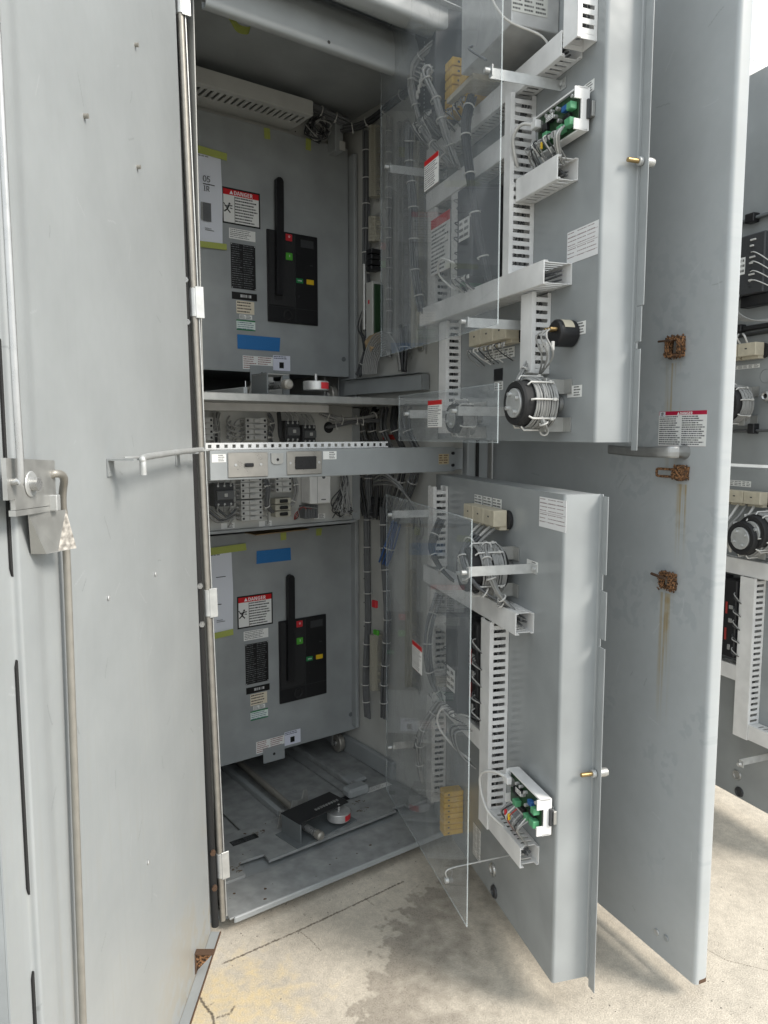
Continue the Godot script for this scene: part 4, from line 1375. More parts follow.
func cabinet_top(a: Node3D) -> void:
	# rolled header over the opening and the rain gutter in front of it
	var prof := fillet([Vector2(-0.06, 2.80), Vector2(-0.02, 2.76), Vector2(0.0, 2.71), Vector2(0.0, 2.629), Vector2(-0.03, 2.629), Vector2(-0.03, 2.65)], 0.014, 6)
	sweep_x("header", a, M.paint, prof, 0.016, 0.972, 0.003)
	mi("header_hole", cyl(0.005, 0.0, 0.0008, 12, 0.0001), M.black, a, Vector3(0.40, 2.648, 0.0005))
	var gut := fillet([Vector2(0.055, 2.80), Vector2(0.055, 2.735), Vector2(0.095, 2.72), Vector2(0.125, 2.735), Vector2(0.125, 2.80)], 0.012, 5)
	sweep_x("rain_gutter", a, M.paint, gut, 0.016, 1.07, 0.003)
	bx("top_panel", a, M.paint, Vector3(0.016, 2.80, -0.05), Vector3(1.07, 2.804, 0.15), 0.001)
	bx("ceiling", a, M.paint, Vector3(-0.008, 2.785, -1.7), Vector3(0.962, 2.79, -0.06), 0.001)
	# perforated back plate over the breaker
	bx("upper_back_plate", a, M.cream_paint, Vector3(0.0, 2.655, -0.736), Vector3(0.87, 2.784, -0.732), 0.001)
	for k in 16:
		mi("plate_hole", cyl(0.0028, 0, 0.0006, 8, 0.0001), M.black, a, Vector3(0.24 + k * 0.031, 2.690, -0.7318))
	# wiring trough with slots in its underside
	var t := sub("wire_trough", a)
	bx("cover", t, M.cream_paint, Vector3(0.0, 2.684, -0.553), Vector3(0.678, 2.738, -0.550), 0.001)
	bx("end_cap", t, M.cream_paint, Vector3(0.675, 2.688, -0.72), Vector3(0.678, 2.738, -0.5535), 0.001)
	var st := new_st()
	add_box(st, Vector3(0.0, 2.684, -0.58), Vector3(0.675, 2.687, -0.5535))
	add_box(st, Vector3(0.0, 2.684, -0.725), Vector3(0.675, 2.687, -0.645))
	for k in 28:
		add_box(st, Vector3(k * 0.0245, 2.684, -0.645), Vector3(k * 0.0245 + 0.0135, 2.687, -0.58))
	mi("slotted_floor", st.commit(), M.cream_paint, t)
	# loom and tied-back wire ends at the right end
	bundle(a, [Vector3(0.66, 2.75, -0.62), Vector3(0.72, 2.752, -0.63), Vector3(0.80, 2.738, -0.62), Vector3(0.87, 2.72, -0.60)], 7, 0.016, 0.005, M.cable_mid, 3)
	bundle(a, [Vector3(0.86, 2.70, -0.62), Vector3(0.92, 2.715, -0.56), Vector3(0.945, 2.75, -0.42), Vector3(0.945, 2.765, -0.25)], 6, 0.014, 0.006, M.cable_dark, 4)
	var tg := sub("wire_tangle", a)
	var ts := new_st()
	var td := new_st()
	for k in 26:
		var c := Vector3(0.755, 2.685, -0.65)
		var ph := rng.randf() * TAU
		var pts := []
		for j in 5:
			var an := ph + j * 1.3
			pts.append(c + Vector3(cos(an) * rng.randf_range(0.02, 0.055), sin(an) * rng.randf_range(0.015, 0.05), rng.randf_range(-0.03, 0.04)))
		add_tube(ts if k % 2 == 0 else td, spline(pts, 4), 0.003, 5)
	mi("wires", ts.commit(), M.cable_dark, tg)
	mi("light_wires", td.commit(), M.cable, tg)
	bx("corner_post", a, M.breaker_paint, Vector3(0.835, 2.62, -0.70), Vector3(0.872, 2.765, -0.64), 0.003)
	bx("corner_plate", a, M.cream_paint, Vector3(0.852, 2.625, -0.638), Vector3(0.878, 2.66, -0.634), 0.001)
	bx("inner_post", a, M.breaker_paint, Vector3(0.94, 0.20, -0.80), Vector3(0.958, 2.64, -0.665), 0.003)

# a sheet profile in (z, y) drawn along x
func sweep_x(called: String, parent: Node, m: Material, prof: Array, x0: float, x1: float, t: float) -> MeshInstance3D:
	var q := []
	for p in prof:
		q.append(Vector2(p.x, p.y))
	var o := mi(called, sheet_mesh(q, x0, x1, t), m, parent)
	# local (x, y, z) = (z, along, y)  ->  turn so that "along" lies on x
	o.transform = Transform3D(Basis(Vector3(0, 0, 1), Vector3(1, 0, 0), Vector3(0, 1, 0)), Vector3.ZERO)
	return o

func cabinet_right_wall(a: Node3D) -> void:
	# everything here is fixed to the inner face of the right side wall; frame with x = towards the door, z = into the cabinet
	var w := sub("wall_wiring", a, Vector3(0.964, 0, 0), Vector3(0, -90, 0))
	wall_strips(w)
	for c in w.get_children():
		var xf: Transform3D = w.transform * c.transform
		w.remove_child(c)
		c.name = base_name(c.name)
		a.add_child(c, true)
		c.transform = xf
	w.free()

func base_name(s: String) -> String:
	return s.rstrip("0123456789")

func wall_strips(w: Node3D) -> void:
	# here x runs inwards-to-front (z of the cabinet), z points off the wall
	terminal_strip(w, -0.54, -0.505, 2.43, 2.70, 0.045, M.terminal)
	terminal_strip(w, -0.545, -0.505, 2.26, 2.36, 0.045, M.terminal, 0.012)
	var rl := sub("relay_base", w)
	for k in 4:
		bx("pole", rl, M.black, Vector3(-0.545, 2.145 + k * 0.022, 0.002), Vector3(-0.505, 2.163 + k * 0.022, 0.05), 0.002)
	var bxn := sub("wall_module", w)
	bx("case", bxn, M.cream_paint, Vector3(-0.545, 1.87, 0.002), Vector3(-0.50, 2.10, 0.05), 0.002)
	bx("green_edge", bxn, M.pcb, Vector3(-0.499, 1.88, 0.004), Vector3(-0.492, 2.09, 0.045), 0.001)
	bx("window", bxn, M.red, Vector3(-0.53, 2.015, 0.0498), Vector3(-0.52, 2.03, 0.0506), 0.0002)
	bundle(w, [Vector3(-0.585, 2.70, 0.02), Vector3(-0.58, 2.45, 0.022), Vector3(-0.585, 2.2, 0.022), Vector3(-0.575, 2.0, 0.02), Vector3(-0.58, 1.85, 0.02), Vector3(-0.63, 1.74, 0.03)], 8, 0.013, 0.0045, M.cable_mid, 12)
	tube("conduit", w, M.galv, [Vector3(-0.578, 2.18, 0.035), Vector3(-0.578, 1.92, 0.035)], 0.011, 10, 2)
	bundle(w, [Vector3(-0.575, 2.02, 0.03), Vector3(-0.59, 1.93, 0.05), Vector3(-0.56, 1.88, 0.05), Vector3(-0.575, 1.80, 0.03)], 5, 0.012, 0.0022, M.cable_dark)
	# more strips nearer the door, behind the clear shields
	terminal_strip(w, -0.36, -0.325, 1.80, 2.66, 0.045, M.cable)
	terminal_strip(w, -0.27, -0.235, 1.82, 2.62, 0.045, M.terminal)
	bundle(w, [Vector3(-0.42, 2.70, 0.03), Vector3(-0.42, 2.4, 0.03), Vector3(-0.415, 2.1, 0.03), Vector3(-0.42, 1.80, 0.03)], 9, 0.011, 0.003, M.cable, 14)
	# coiled spare cable on the tray bracket
	var cn := sub("cable_coil", w)
	var st := new_st()
	for k in 9:
		var pts := []
		var rx := 0.075 + k * 0.006
		for j in 15:
			var t := PI * (1.0 - j / 14.0)
			pts.append(Vector3(-0.40 + cos(t) * rx, 1.735 + sin(t) * rx * 1.25, 0.05 + k * 0.004))
		add_tube(st, pts, 0.0034, 6)
	mi("loops", st.commit(), M.cable, cn)
	bundle(w, [Vector3(-0.30, 1.90, 0.05), Vector3(-0.28, 1.82, 0.06), Vector3(-0.285, 1.735, 0.06)], 6, 0.016, 0.006, M.cable_dark, 1)
	# middle: dark cables crossing behind the rail
	for k in 6:
		bundle(w, [Vector3(-0.62 + k * 0.07, 1.60, 0.05), Vector3(-0.60 + k * 0.075, 1.52, 0.09), Vector3(-0.61 + k * 0.08, 1.42, 0.05), Vector3(-0.60 + k * 0.07, 1.30, 0.05), Vector3(-0.58 + k * 0.04, 1.15, 0.03)], 5, 0.015, 0.005, M.cable_dark if k % 2 == 0 else M.cable_mid, 2)
	for k in 7:
		tube("loose_cable", w, M.cable_mid if k % 2 else M.cable, [Vector3(-0.45, 1.33 - k * 0.006, 0.08), Vector3(-0.33 + 0.02 * k, 1.36 - 0.01 * k, 0.14), Vector3(-0.20 + 0.02 * k, 1.30 - 0.02 * k, 0.13), Vector3(-0.25 + 0.01 * k, 1.20 - 0.02 * k, 0.06)], 0.0035, 6)
	bx("red_terminal", w, M.cable_red, Vector3(-0.42, 1.475, 0.03), Vector3(-0.34, 1.495, 0.06), 0.002)
	# lower half
	bundle(w, [Vector3(-0.585, 1.22, 0.02), Vector3(-0.58, 0.95, 0.022), Vector3(-0.58, 0.7, 0.02), Vector3(-0.585, 0.45, 0.03), Vector3(-0.57, 0.28, 0.03)], 8, 0.013, 0.0045, M.cable_mid, 9)
	terminal_strip(w, -0.535, -0.495, 0.42, 0.66, 0.05, M.terminal)
	terminal_strip(w, -0.30, -0.265, 0.50, 1.16, 0.045, M.terminal)
	var rb := sub("relay_base", w)
	for k in 5:
		bx("pole", rb, M.relay, Vector3(-0.535, 1.16 + k * 0.016, 0.002), Vector3(-0.495, 1.173 + k * 0.016, 0.045), 0.002)
	bundle(w, [Vector3(-0.43, 1.20, 0.05), Vector3(-0.42, 0.98, 0.05), Vector3(-0.40, 0.75, 0.05), Vector3(-0.42, 0.5, 0.05), Vector3(-0.44, 0.32, 0.04)], 9, 0.014, 0.0034, M.cable_mid, 9)
	bundle(w, [Vector3(-0.34, 1.15, 0.05), Vector3(-0.36, 1.05, 0.07), Vector3(-0.40, 0.98, 0.07)], 6, 0.02, 0.004, M.cable_blue, 1)
	bx("red_module", w, M.red, Vector3(-0.44, 0.80, 0.088), Vector3(-0.41, 0.83, 0.10), 0.002)
	bx("green_module", w, M.green, Vector3(-0.43, 0.69, 0.088), Vector3(-0.40, 0.71, 0.10), 0.002)
	for k in 22:
		mi("wall_hole", cyl(0.003, 0, 0.0006, 8, 0.0001), M.black, w, Vector3(-0.635, 0.35 + k * 0.105, 0.0004))

# ------------------------------------------------------------------ outer doors
func make_outer_doors() -> void:
	left_door()
	right_door()

func left_door() -> void:
	var d := thing("cabinet_door", "wide open pale grey cabinet door with rod latch and prop stay on its inner face", "door", FL)
	var H0 := 0.105
	var H1 := 2.86
	# x = 0 free edge ... 1.055 hinge side; visible inner face z = 0
	mi("panel", sheet_mesh(fillet([Vector2(0.0, -0.004), Vector2(0.062, -0.004), Vector2(0.064, 0.006), Vector2(0.112, 0.006), Vector2(0.142, 0.0), Vector2(0.945, 0.0), Vector2(0.945, -0.028)], 0.010, 5), H0, H1, 0.0025, 0.0, 0.955, 0.122), M.door_left, d)
	bx("outer_skin", d, M.paint, Vector3(0.001, H0, -0.032), Vector3(0.942, H1, -0.029), 0.001)
	bx("edge_return", d, M.paint, Vector3(0.0, H0, -0.0285), Vector3(0.003, H1, -0.0068), 0.0008)
	bx("top_return", d, M.paint, Vector3(0.0045, H1 - 0.004, -0.0285), Vector3(0.938, H1, -0.0068), 0.0008)
	# rubber gasket lengths showing along the fold
	for q in [[1.31, 1.62], [0.865, 1.20], [0.36, 0.755], [1.84, 2.3], [2.4, 2.8]]:
		var y0: float = q[0]
		var y1: float = q[1]
		mi("gasket_strip", prism([Vector2(0.0565, y0 + 0.014), Vector2(0.060, y0 + 0.003), Vector2(0.065, y0), Vector2(0.0665, y0 + 0.01), Vector2(0.0665, y1 - 0.02), Vector2(0.0645, y1 - 0.004), Vector2(0.060, y1), Vector2(0.0565, y1 - 0.01)], -0.0036, -0.0012), M.rubber, d)
	# bottom angle with rust along its edge
	bx("bottom_angle", d, M.paint, Vector3(0.06, 0.106, 0.001), Vector3(1.06, 0.1085, 0.026), 0.001)
	bx("rusty_edge", d, M.rust_dark, Vector3(0.06, 0.1035, 0.0262), Vector3(1.06, 0.1095, 0.0295), 0.001)
	var br := sub("stop_bracket", d)
	bx("arm", br, M.rust_dark, Vector3(0.885, 0.165, 0.0005), Vector3(0.905, 0.170, 0.05), 0.001)
	bx("foot", br, M.rust_dark, Vector3(0.885, 0.112, 0.0005), Vector3(0.905, 0.165, 0.003), 0.001)
	mi("gusset", prism([Vector2(0.0, 0.0), Vector2(0.045, 0.0), Vector2(0.0, -0.05)], 0.0, 0.003), M.rust, br, Vector3(0.895, 0.165, 0.001), Vector3(0, -90, 0))
	# stud ends
	for q in [[0.366, 2.012], [0.642, 2.255], [0.630, 2.022]]:
		tube("stud", d, M.rod, [Vector3(q[0], q[1], 0.0), Vector3(q[0], q[1], 0.007)], 0.0042, 8, 0)
	for q in [[0.388, 1.211], [0.660, 1.202], [0.55, 0.62]]:
		mi("rivet", cyl(0.0045, 0.0, 0.003, 12), M.zinc, d, Vector3(q[0], q[1], 0.0))
	# latch: rotating plate with bolt, wedge guide and the two rods
	var l := sub("rod_latch", d)
	mi("cam_plate", prism([Vector2(0.004, 1.470), Vector2(0.139, 1.462), Vector2(0.139, 1.400), Vector2(0.022, 1.404), Vector2(0.022, 1.418), Vector2(0.004, 1.418)], 0.020, 0.026), M.galv, l)
	mi("cam_plate_return", prism([Vector2(0.022, 1.396), Vector2(0.139, 1.392), Vector2(0.139, 1.399), Vector2(0.022, 1.4035)], 0.017, 0.026), M.galv, l)
	mi("pivot_washer", cyl(0.017, 0.026, 0.0285, 24), M.zinc, l, Vector3(0.064, 1.434, 0))
	mi("pivot_bolt", hexa(0.0095, 0.0285, 0.038), M.steel, l, Vector3(0.064, 1.434, 0))
	bx("pivot_block", l, M.galv, Vector3(0.045, 1.41, 0.006), Vector3(0.090, 1.455, 0.0198), 0.002)
	var wg := new_st()
	var p0 := Vector3(0.066, 1.394, 0.020)
	var p1 := Vector3(0.160, 1.391, 0.030)
	var p2 := Vector3(0.100, 1.336, 0.026)
	var p3 := Vector3(0.138, 1.335, 0.026)
	var p4 := Vector3(0.172, 1.333, 0.038)
	var p5 := Vector3(0.094, 1.337, 0.008)
	var p6 := Vector3(0.165, 1.332, 0.022)
	var cc := (p0 + p1 + p2 + p3 + p4 + p5 + p6) / 7.0
	for t in [[p0, p1, p3], [p0, p3, p2], [p0, p2, p5], [p2, p3, p4], [p2, p4, p6], [p2, p6, p5], [p1, p6, p4]]:
		tri(wg, t[0], t[1], t[2], (t[0] + t[1] + t[2]) / 3.0 - cc)
	mi("wedge_guide", wg.commit(), M.galv, l)
	var ck := new_st()
	tri(ck, p1, p4, p3, Vector3(0.3, 0, 1))
	mi("wedge_cheek", ck.commit(), M.spotted, l)
	bx("stop_tab", l, M.zinc, Vector3(0.118, 1.393, 0.020), Vector3(0.130, 1.415, 0.036), 0.001)
	tube("upper_rod", l, M.steel, [Vector3(0.016, 1.440, 0.024), Vector3(0.016, 1.441, 0.033), Vector3(0.017, 1.452, 0.037), Vector3(0.017, 1.60, 0.036), Vector3(0.020, 2.1, 0.034), Vector3(0.024, 2.80, 0.034)], 0.0046, 12, 5)
	tube("lower_rod", l, M.rod, [Vector3(0.130, 1.440, 0.020), Vector3(0.134, 1.444, 0.029), Vector3(0.158, 1.436, 0.030), Vector3(0.180, 1.400, 0.017), Vector3(0.195, 1.30, 0.013), Vector3(0.184, 0.8, 0.013), Vector3(0.168, 0.13, 0.013)], 0.0056, 12, 5)
	for y in [0.12, 2.72]:
		bx("rod_guide", l, M.galv, Vector3(0.005, y, 0.006), Vector3(0.17, y + 0.03, 0.012), 0.001)
	# prop stay in its clips
	var s := sub("prop_stay", d)
	for x in [0.405, 0.84]:
		var k := new_st()
		add_box(k, Vector3(x, 1.424, 0.0005), Vector3(x + 0.030, 1.452, 0.003))
		add_box(k, Vector3(x, 1.452, 0.0005), Vector3(x + 0.030, 1.455, 0.048))
		mi("clip", k.commit(), M.paint, s)
	tube("thin_hook", s, M.zinc, [Vector3(0.41, 1.457, 0.030), Vector3(0.455, 1.456, 0.04), Vector3(0.50, 1.455, 0.05)], 0.0022, 8, 3)
	tube("stay_rod", s, M.zinc, [Vector3(0.425, 1.426, 0.058), Vector3(0.425, 1.448, 0.058), Vector3(0.436, 1.456, 0.056), Vector3(0.55, 1.458, 0.050), Vector3(0.72, 1.460, 0.047), Vector3(0.93, 1.460, 0.042)], 0.0062, 12, 6)
	bx("stay_eye", s, M.zinc, Vector3(0.925, 1.456, 0.034), Vector3(1.01, 1.459, 0.056), 0.001)

func right_door() -> void:
	var d := thing("cabinet_door", "grey cabinet door seen from outside with lever handle, rusty hasps and warning label", "door", FD)
	var H0 := 0.05
	var H1 := 2.88
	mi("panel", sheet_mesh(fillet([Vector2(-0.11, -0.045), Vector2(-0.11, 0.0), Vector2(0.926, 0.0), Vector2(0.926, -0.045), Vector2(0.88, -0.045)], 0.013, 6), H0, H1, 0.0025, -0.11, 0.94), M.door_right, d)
	bx("bottom_return", d, M.paint, Vector3(-0.10, H0, -0.044), Vector3(0.91, H0 + 0.003, -0.014), 0.001)
	bx("rusty_corner", d, M.rust_dark, Vector3(0.897, H0 - 0.0015, -0.040), Vector3(0.9268, H0 + 0.012, -0.012), 0.002)
	# lever handle
	var h := sub("lever_handle", d)
	mi("rose", lathe([Vector2(0, 0.0), Vector2(0.019, 0.0), Vector2(0.017, 0.010), Vector2(0.0135, 0.03), Vector2(0.0135, 0.05), Vector2(0, 0.052)], 24), M.handle, h, Vector3(0.815, 1.452, 0))
	mi("grip", lever_mesh(), M.handle, h, Vector3(0.815, 1.452, 0))
	# hasps
	var h1 := sub("rusty_hasp", d)
	var st := new_st()
	add_box(st, Vector3(0.748, 1.741, 0.001), Vector3(0.808, 1.752, 0.026))
	add_box(st, Vector3(0.748, 1.690, 0.001), Vector3(0.808, 1.700, 0.026))
	add_box(st, Vector3(0.748, 1.700, 0.001), Vector3(0.760, 1.741, 0.028))
	add_box(st, Vector3(0.797, 1.700, 0.001), Vector3(0.808, 1.741, 0.028))
	mi("frame", st.commit(), M.rust, h1)
	rust_crust(h1, Vector3(0.778, 1.721, 0.014), 0.036, 0.036)
	bx("keeper", h1, M.rod, Vector3(0.762, 1.703, 0.001), Vector3(0.795, 1.724, 0.006), 0.001)
	tube("pin", h1, M.rust_dark, [Vector3(0.715, 1.744, 0.022), Vector3(0.775, 1.741, 0.030)], 0.0035, 8, 0)
	var h2 := sub("rusty_hasp", d)
	mi("knob", lathe([Vector2(0, 0), Vector2(0.026, 0), Vector2(0.027, 0.016), Vector2(0.022, 0.026), Vector2(0, 0.028)], 10), M.rust, h2, Vector3(0.812, 1.398, 0))
	mi("plate", prism([Vector2(0.79, 1.418), Vector2(0.842, 1.418), Vector2(0.838, 1.380), Vector2(0.795, 1.378)], 0.001, 0.010), M.rust, h2)
	var ring := []
	for q in [[0.795, 1.408], [0.735, 1.408], [0.727, 1.403], [0.727, 1.390], [0.735, 1.385], [0.795, 1.385]]:
		ring.append(Vector3(q[0], q[1], 0.024))
	tube("shackle", h2, M.rust, ring, 0.0042, 8, 4)
	rust_crust(h2, Vector3(0.816, 1.398, 0.012), 0.026, 0.022)
	var h3 := sub("rusty_hasp", d)
	var s3 := new_st()
	add_box(s3, Vector3(0.752, 1.124, 0.001), Vector3(0.812, 1.136, 0.018))
	add_box(s3, Vector3(0.752, 1.083, 0.001), Vector3(0.812, 1.092, 0.016))
	add_box(s3, Vector3(0.752, 1.092, 0.001), Vector3(0.766, 1.124, 0.020))
	add_box(s3, Vector3(0.792, 1.092, 0.001), Vector3(0.812, 1.124, 0.022))
	mi("frame", s3.commit(), M.rust, h3)
	rust_crust(h3, Vector3(0.782, 1.109, 0.010), 0.034, 0.030)
	bx("keeper", h3, M.rod, Vector3(0.767, 1.094, 0.001), Vector3(0.791, 1.117, 0.007), 0.001)
	tube("pin", h3, M.rust_dark, [Vector3(0.722, 1.124, 0.022), Vector3(0.79, 1.119, 0.028)], 0.005, 8, 0)
	for q in [[h1, Vector3(0.778, 1.721, 0)], [h2, Vector3(0.80, 1.398, 0)], [h3, Vector3(0.782, 1.109, 0)]]:
		var hn: Node3D = q[0]
		var c: Vector3 = q[1]
		hn.transform = Transform3D(Basis.IDENTITY.scaled(Vector3.ONE * 0.82), c * 0.18)
	# warning label
	var w := sub("warning_label", d)
	card("print", w, M.p_door, 0.721, 0.882, 1.467, 1.557, 0.0)
	text("lettering", w, M.white_ink, "DANGER", 0.0075, Vector3(0.815, 1.5507, 0.0010))
	mi("alert_sign", prism([Vector2(-0.0045, -0.0035), Vector2(0.0045, -0.0035), Vector2(0, 0.0045)], 0, 0.0004), M.white_ink, w, Vector3(0.789, 1.5507, 0.0008))
	bx("pictogram_field", w, M.paper, Vector3(0.7225, 1.5425, 0.0009), Vector3(0.7435, 1.5562, 0.0012), 0.0001)
	pictogram(w, Vector3(0.733, 1.549, 0.0013), 0.011)
	# plugged holes low down
	for q in [[0.787, 0.112], [0.822, 0.116]]:
		mi("hole_plug", cyl(0.0085, 0, 0.004, 16), M.zinc if q[0] < 0.8 else M.paint, d, Vector3(q[0], q[1], 0))

# flaking lumps of rust round the rim of a hasp
func rust_crust(parent: Node, c: Vector3, rx: float, ry: float) -> void:
	for part in 2:
		var st := new_st()
		for k in 46:
			var t := rng.randf() * TAU
			var e := Vector3(cos(t), sin(t), 0)
			var m := maxf(absf(e.x), absf(e.y))
			var p := c + Vector3(e.x / m * rx, e.y / m * ry, 0) * rng.randf_range(0.8, 1.04) + Vector3(0, 0, rng.randf_range(-0.012, 0.014))
			var r := rng.randf_range(0.0018, 0.0052)
			var v := []
			for q in [Vector3.RIGHT, Vector3.UP, Vector3.LEFT, Vector3.DOWN]:
				v.append(p + q * r * rng.randf_range(0.6, 1.3))
			var top := p + Vector3(0, 0, r * 0.8)
			var bot := p - Vector3(0, 0, r)
			for j in 4:
				tri(st, v[j], v[(j + 1) % 4], top, v[j] + v[(j + 1) % 4] + top - p * 3.0)
				tri(st, v[j], v[(j + 1) % 4], bot, v[j] + v[(j + 1) % 4] + bot - p * 3.0)
		mi("rust_crust", st.commit(), M.rust if part == 0 else M.rust_dark, parent).set_meta("kind", "stuff")

func lever_mesh() -> ArrayMesh:
	# rounded bar that leaves the rose, bends and runs back along the door
	var st := new_st()
	var path := spline([Vector3(0.016, 0, 0.040), Vector3(0.008, 0, 0.058), Vector3(-0.02, 0.0, 0.068), Vector3(-0.06, -0.001, 0.068), Vector3(-0.13, 0.0, 0.066), Vector3(-0.215, 0.003, 0.060)], 6)
	var rings := []
	for i in path.size():
		var p: Vector3 = path[i]
		var a: Vector3 = path[maxi(i - 1, 0)]
		var b: Vector3 = path[mini(i + 1, path.size() - 1)]
		var d := (b - a).normalized()
		var w := d.cross(Vector3.UP).normalized()
		var t := float(i) / (path.size() - 1)
		var hh := lerpf(0.0160, 0.013, t)
		var ring := []
		for k in 12:
			var an := TAU * k / 12
			ring.append(p + Vector3.UP * sign(sin(an)) * pow(absf(sin(an)), 0.6) * hh + w * sign(cos(an)) * pow(absf(cos(an)), 0.6) * 0.0075)
		rings.append(ring)
	for i in rings.size() - 1:
		for k in 12:
			var k2 := (k + 1) % 12
			var c: Vector3 = (path[i] + path[i + 1]) * 0.5
			var o: Vector3 = (rings[i][k] + rings[i][k2]) * 0.5 - c
			tri(st, rings[i][k], rings[i][k2], rings[i + 1][k2], o)
			tri(st, rings[i][k], rings[i + 1][k2], rings[i + 1][k], o)
	for e in [0, rings.size() - 1]:
		for k in 12:
			tri(st, path[e], rings[e][k], rings[e][(k + 1) % 12], path[e] - path[1 if e == 0 else e - 1])
	return st.commit()

# little struck-figure symbol of the warning labels
func pictogram(parent: Node, p: Vector3, s: float) -> void:
	var st := new_st()
	for q in [[Vector2(0.1, 0.35), Vector2(-0.1, -0.1), 0.1], [Vector2(-0.1, -0.1), Vector2(-0.45, -0.4), 0.07], [Vector2(-0.1, -0.1), Vector2(0.25, -0.45), 0.07], [Vector2(0.1, 0.25), Vector2(0.5, 0.3), 0.06], [Vector2(0.05, 0.2), Vector2(-0.4, 0.2), 0.06], [Vector2(0.5, 0.0), Vector2(0.2, 0.05), 0.05], [Vector2(-0.5, 0.5), Vector2(-0.15, 0.0), 0.05]]:
		var a: Vector2 = q[0] * s
		var b: Vector2 = q[1] * s
		var n := (b - a).orthogonal().normalized() * float(q[2]) * s
		var v := [Vector3(a.x + n.x, a.y + n.y, 0), Vector3(b.x + n.x, b.y + n.y, 0), Vector3(b.x - n.x, b.y - n.y, 0), Vector3(a.x - n.x, a.y - n.y, 0)]
		tri(st, v[0], v[1], v[2], Vector3.BACK)
		tri(st, v[0], v[2], v[3], Vector3.BACK)
	for k in 10:
		var c := Vector2(0.16, 0.47) * s
		var e0 := c + Vector2.from_angle(TAU * k / 10) * s * 0.12
		var e1 := c + Vector2.from_angle(TAU * (k + 1) / 10) * s * 0.12
		tri(st, Vector3(c.x, c.y, 0), Vector3(e0.x, e0.y, 0), Vector3(e1.x, e1.y, 0), Vector3.BACK)
	mi("pictogram", st.commit(), M.ink, parent, p)

# ------------------------------------------------------------------ instrument doors
func pan(d: Node3D, y0: float, y1: float, notches: Array, m: Material) -> void:
	mi("panel", sheet_mesh(fillet([Vector2(-0.03, -0.09), Vector2(-0.03, 0.0), Vector2(0.896, 0.0), Vector2(0.896, -0.098), Vector2(0.905, -0.098)], 0.009, 6), y0, y1, 0.0022), m, d)
	bx("bottom_return", d, M.paint, Vector3(-0.026, y0, -0.088), Vector3(0.892, y0 + 0.0022, -0.006), 0.0008)
	bx("top_return", d, M.paint, Vector3(-0.026, y1 - 0.0022, -0.088), Vector3(0.892, y1, -0.006), 0.0008)
	# closing flange, cut back in steps
	var ya := y0 - 0.02
	for q in notches:
		var yb: float = q[0]
		bx("edge_flange", d, M.paint, Vector3(0.9055, ya, -0.1005), Vector3(q[1], yb - 0.001, -0.098), 0.0007)
		ya = yb

func captive_bolt(d: Node3D, y: float) -> void:
	var n := sub("captive_bolt", d, Vector3(0.912, y, -0.098))
	mi("shank", cyl(0.0055, -0.012, 0.042, 12), M.brass, n)
	mi("collar", cyl(0.010, 0.002, 0.012, 16), M.zinc, n)
	mi("knob", lathe([Vector2(0, -0.03), Vector2(0.010, -0.03), Vector2(0.0115, -0.022), Vector2(0.0115, -0.006), Vector2(0, -0.004)], 16), M.galv, n)

func wire_arc(parent: Node, pts: Array, r := 0.0028, m: Material = null) -> void:
	tube("wire", parent, m if m != null else M.cable_white, pts, r, 6, 6)

func make_inner_doors() -> void:
	upper_door()
	lower_door()
	neighbour_doors()

# thin wires dropping from a device into a duct, each with a numbered white sleeve
func drop_wires(d: Node3D, a: Vector3, b: Vector3, n: int, sag: float, seed: int) -> void:
	var g := sub("wire_drop", d)
	var r := RandomNumberGenerator.new()
	r.seed = seed
	var mats := [M.cable, M.cable_mid, M.cable_white, M.cable_dark]
	var step := (b - a) / maxf(n - 1, 1)
	for k in n:
		var p := a + step * k
		var e := p + Vector3(r.randf_range(-0.02, 0.02), -sag, -0.03)
		tube("wire", g, mats[k % 4], [p, p + Vector3(r.randf_range(-0.004, 0.004), -sag * 0.15, 0.014 + r.randf() * 0.012), p.lerp(e, 0.6) + Vector3(r.randf_range(-0.01, 0.01), 0, 0.016), e], 0.0019, 5, 4)
		bx("sleeve", g, M.cable_white, p + Vector3(-0.0026, -0.013, 0.004), p + Vector3(0.0026, -0.002, 0.0085), 0.0006)

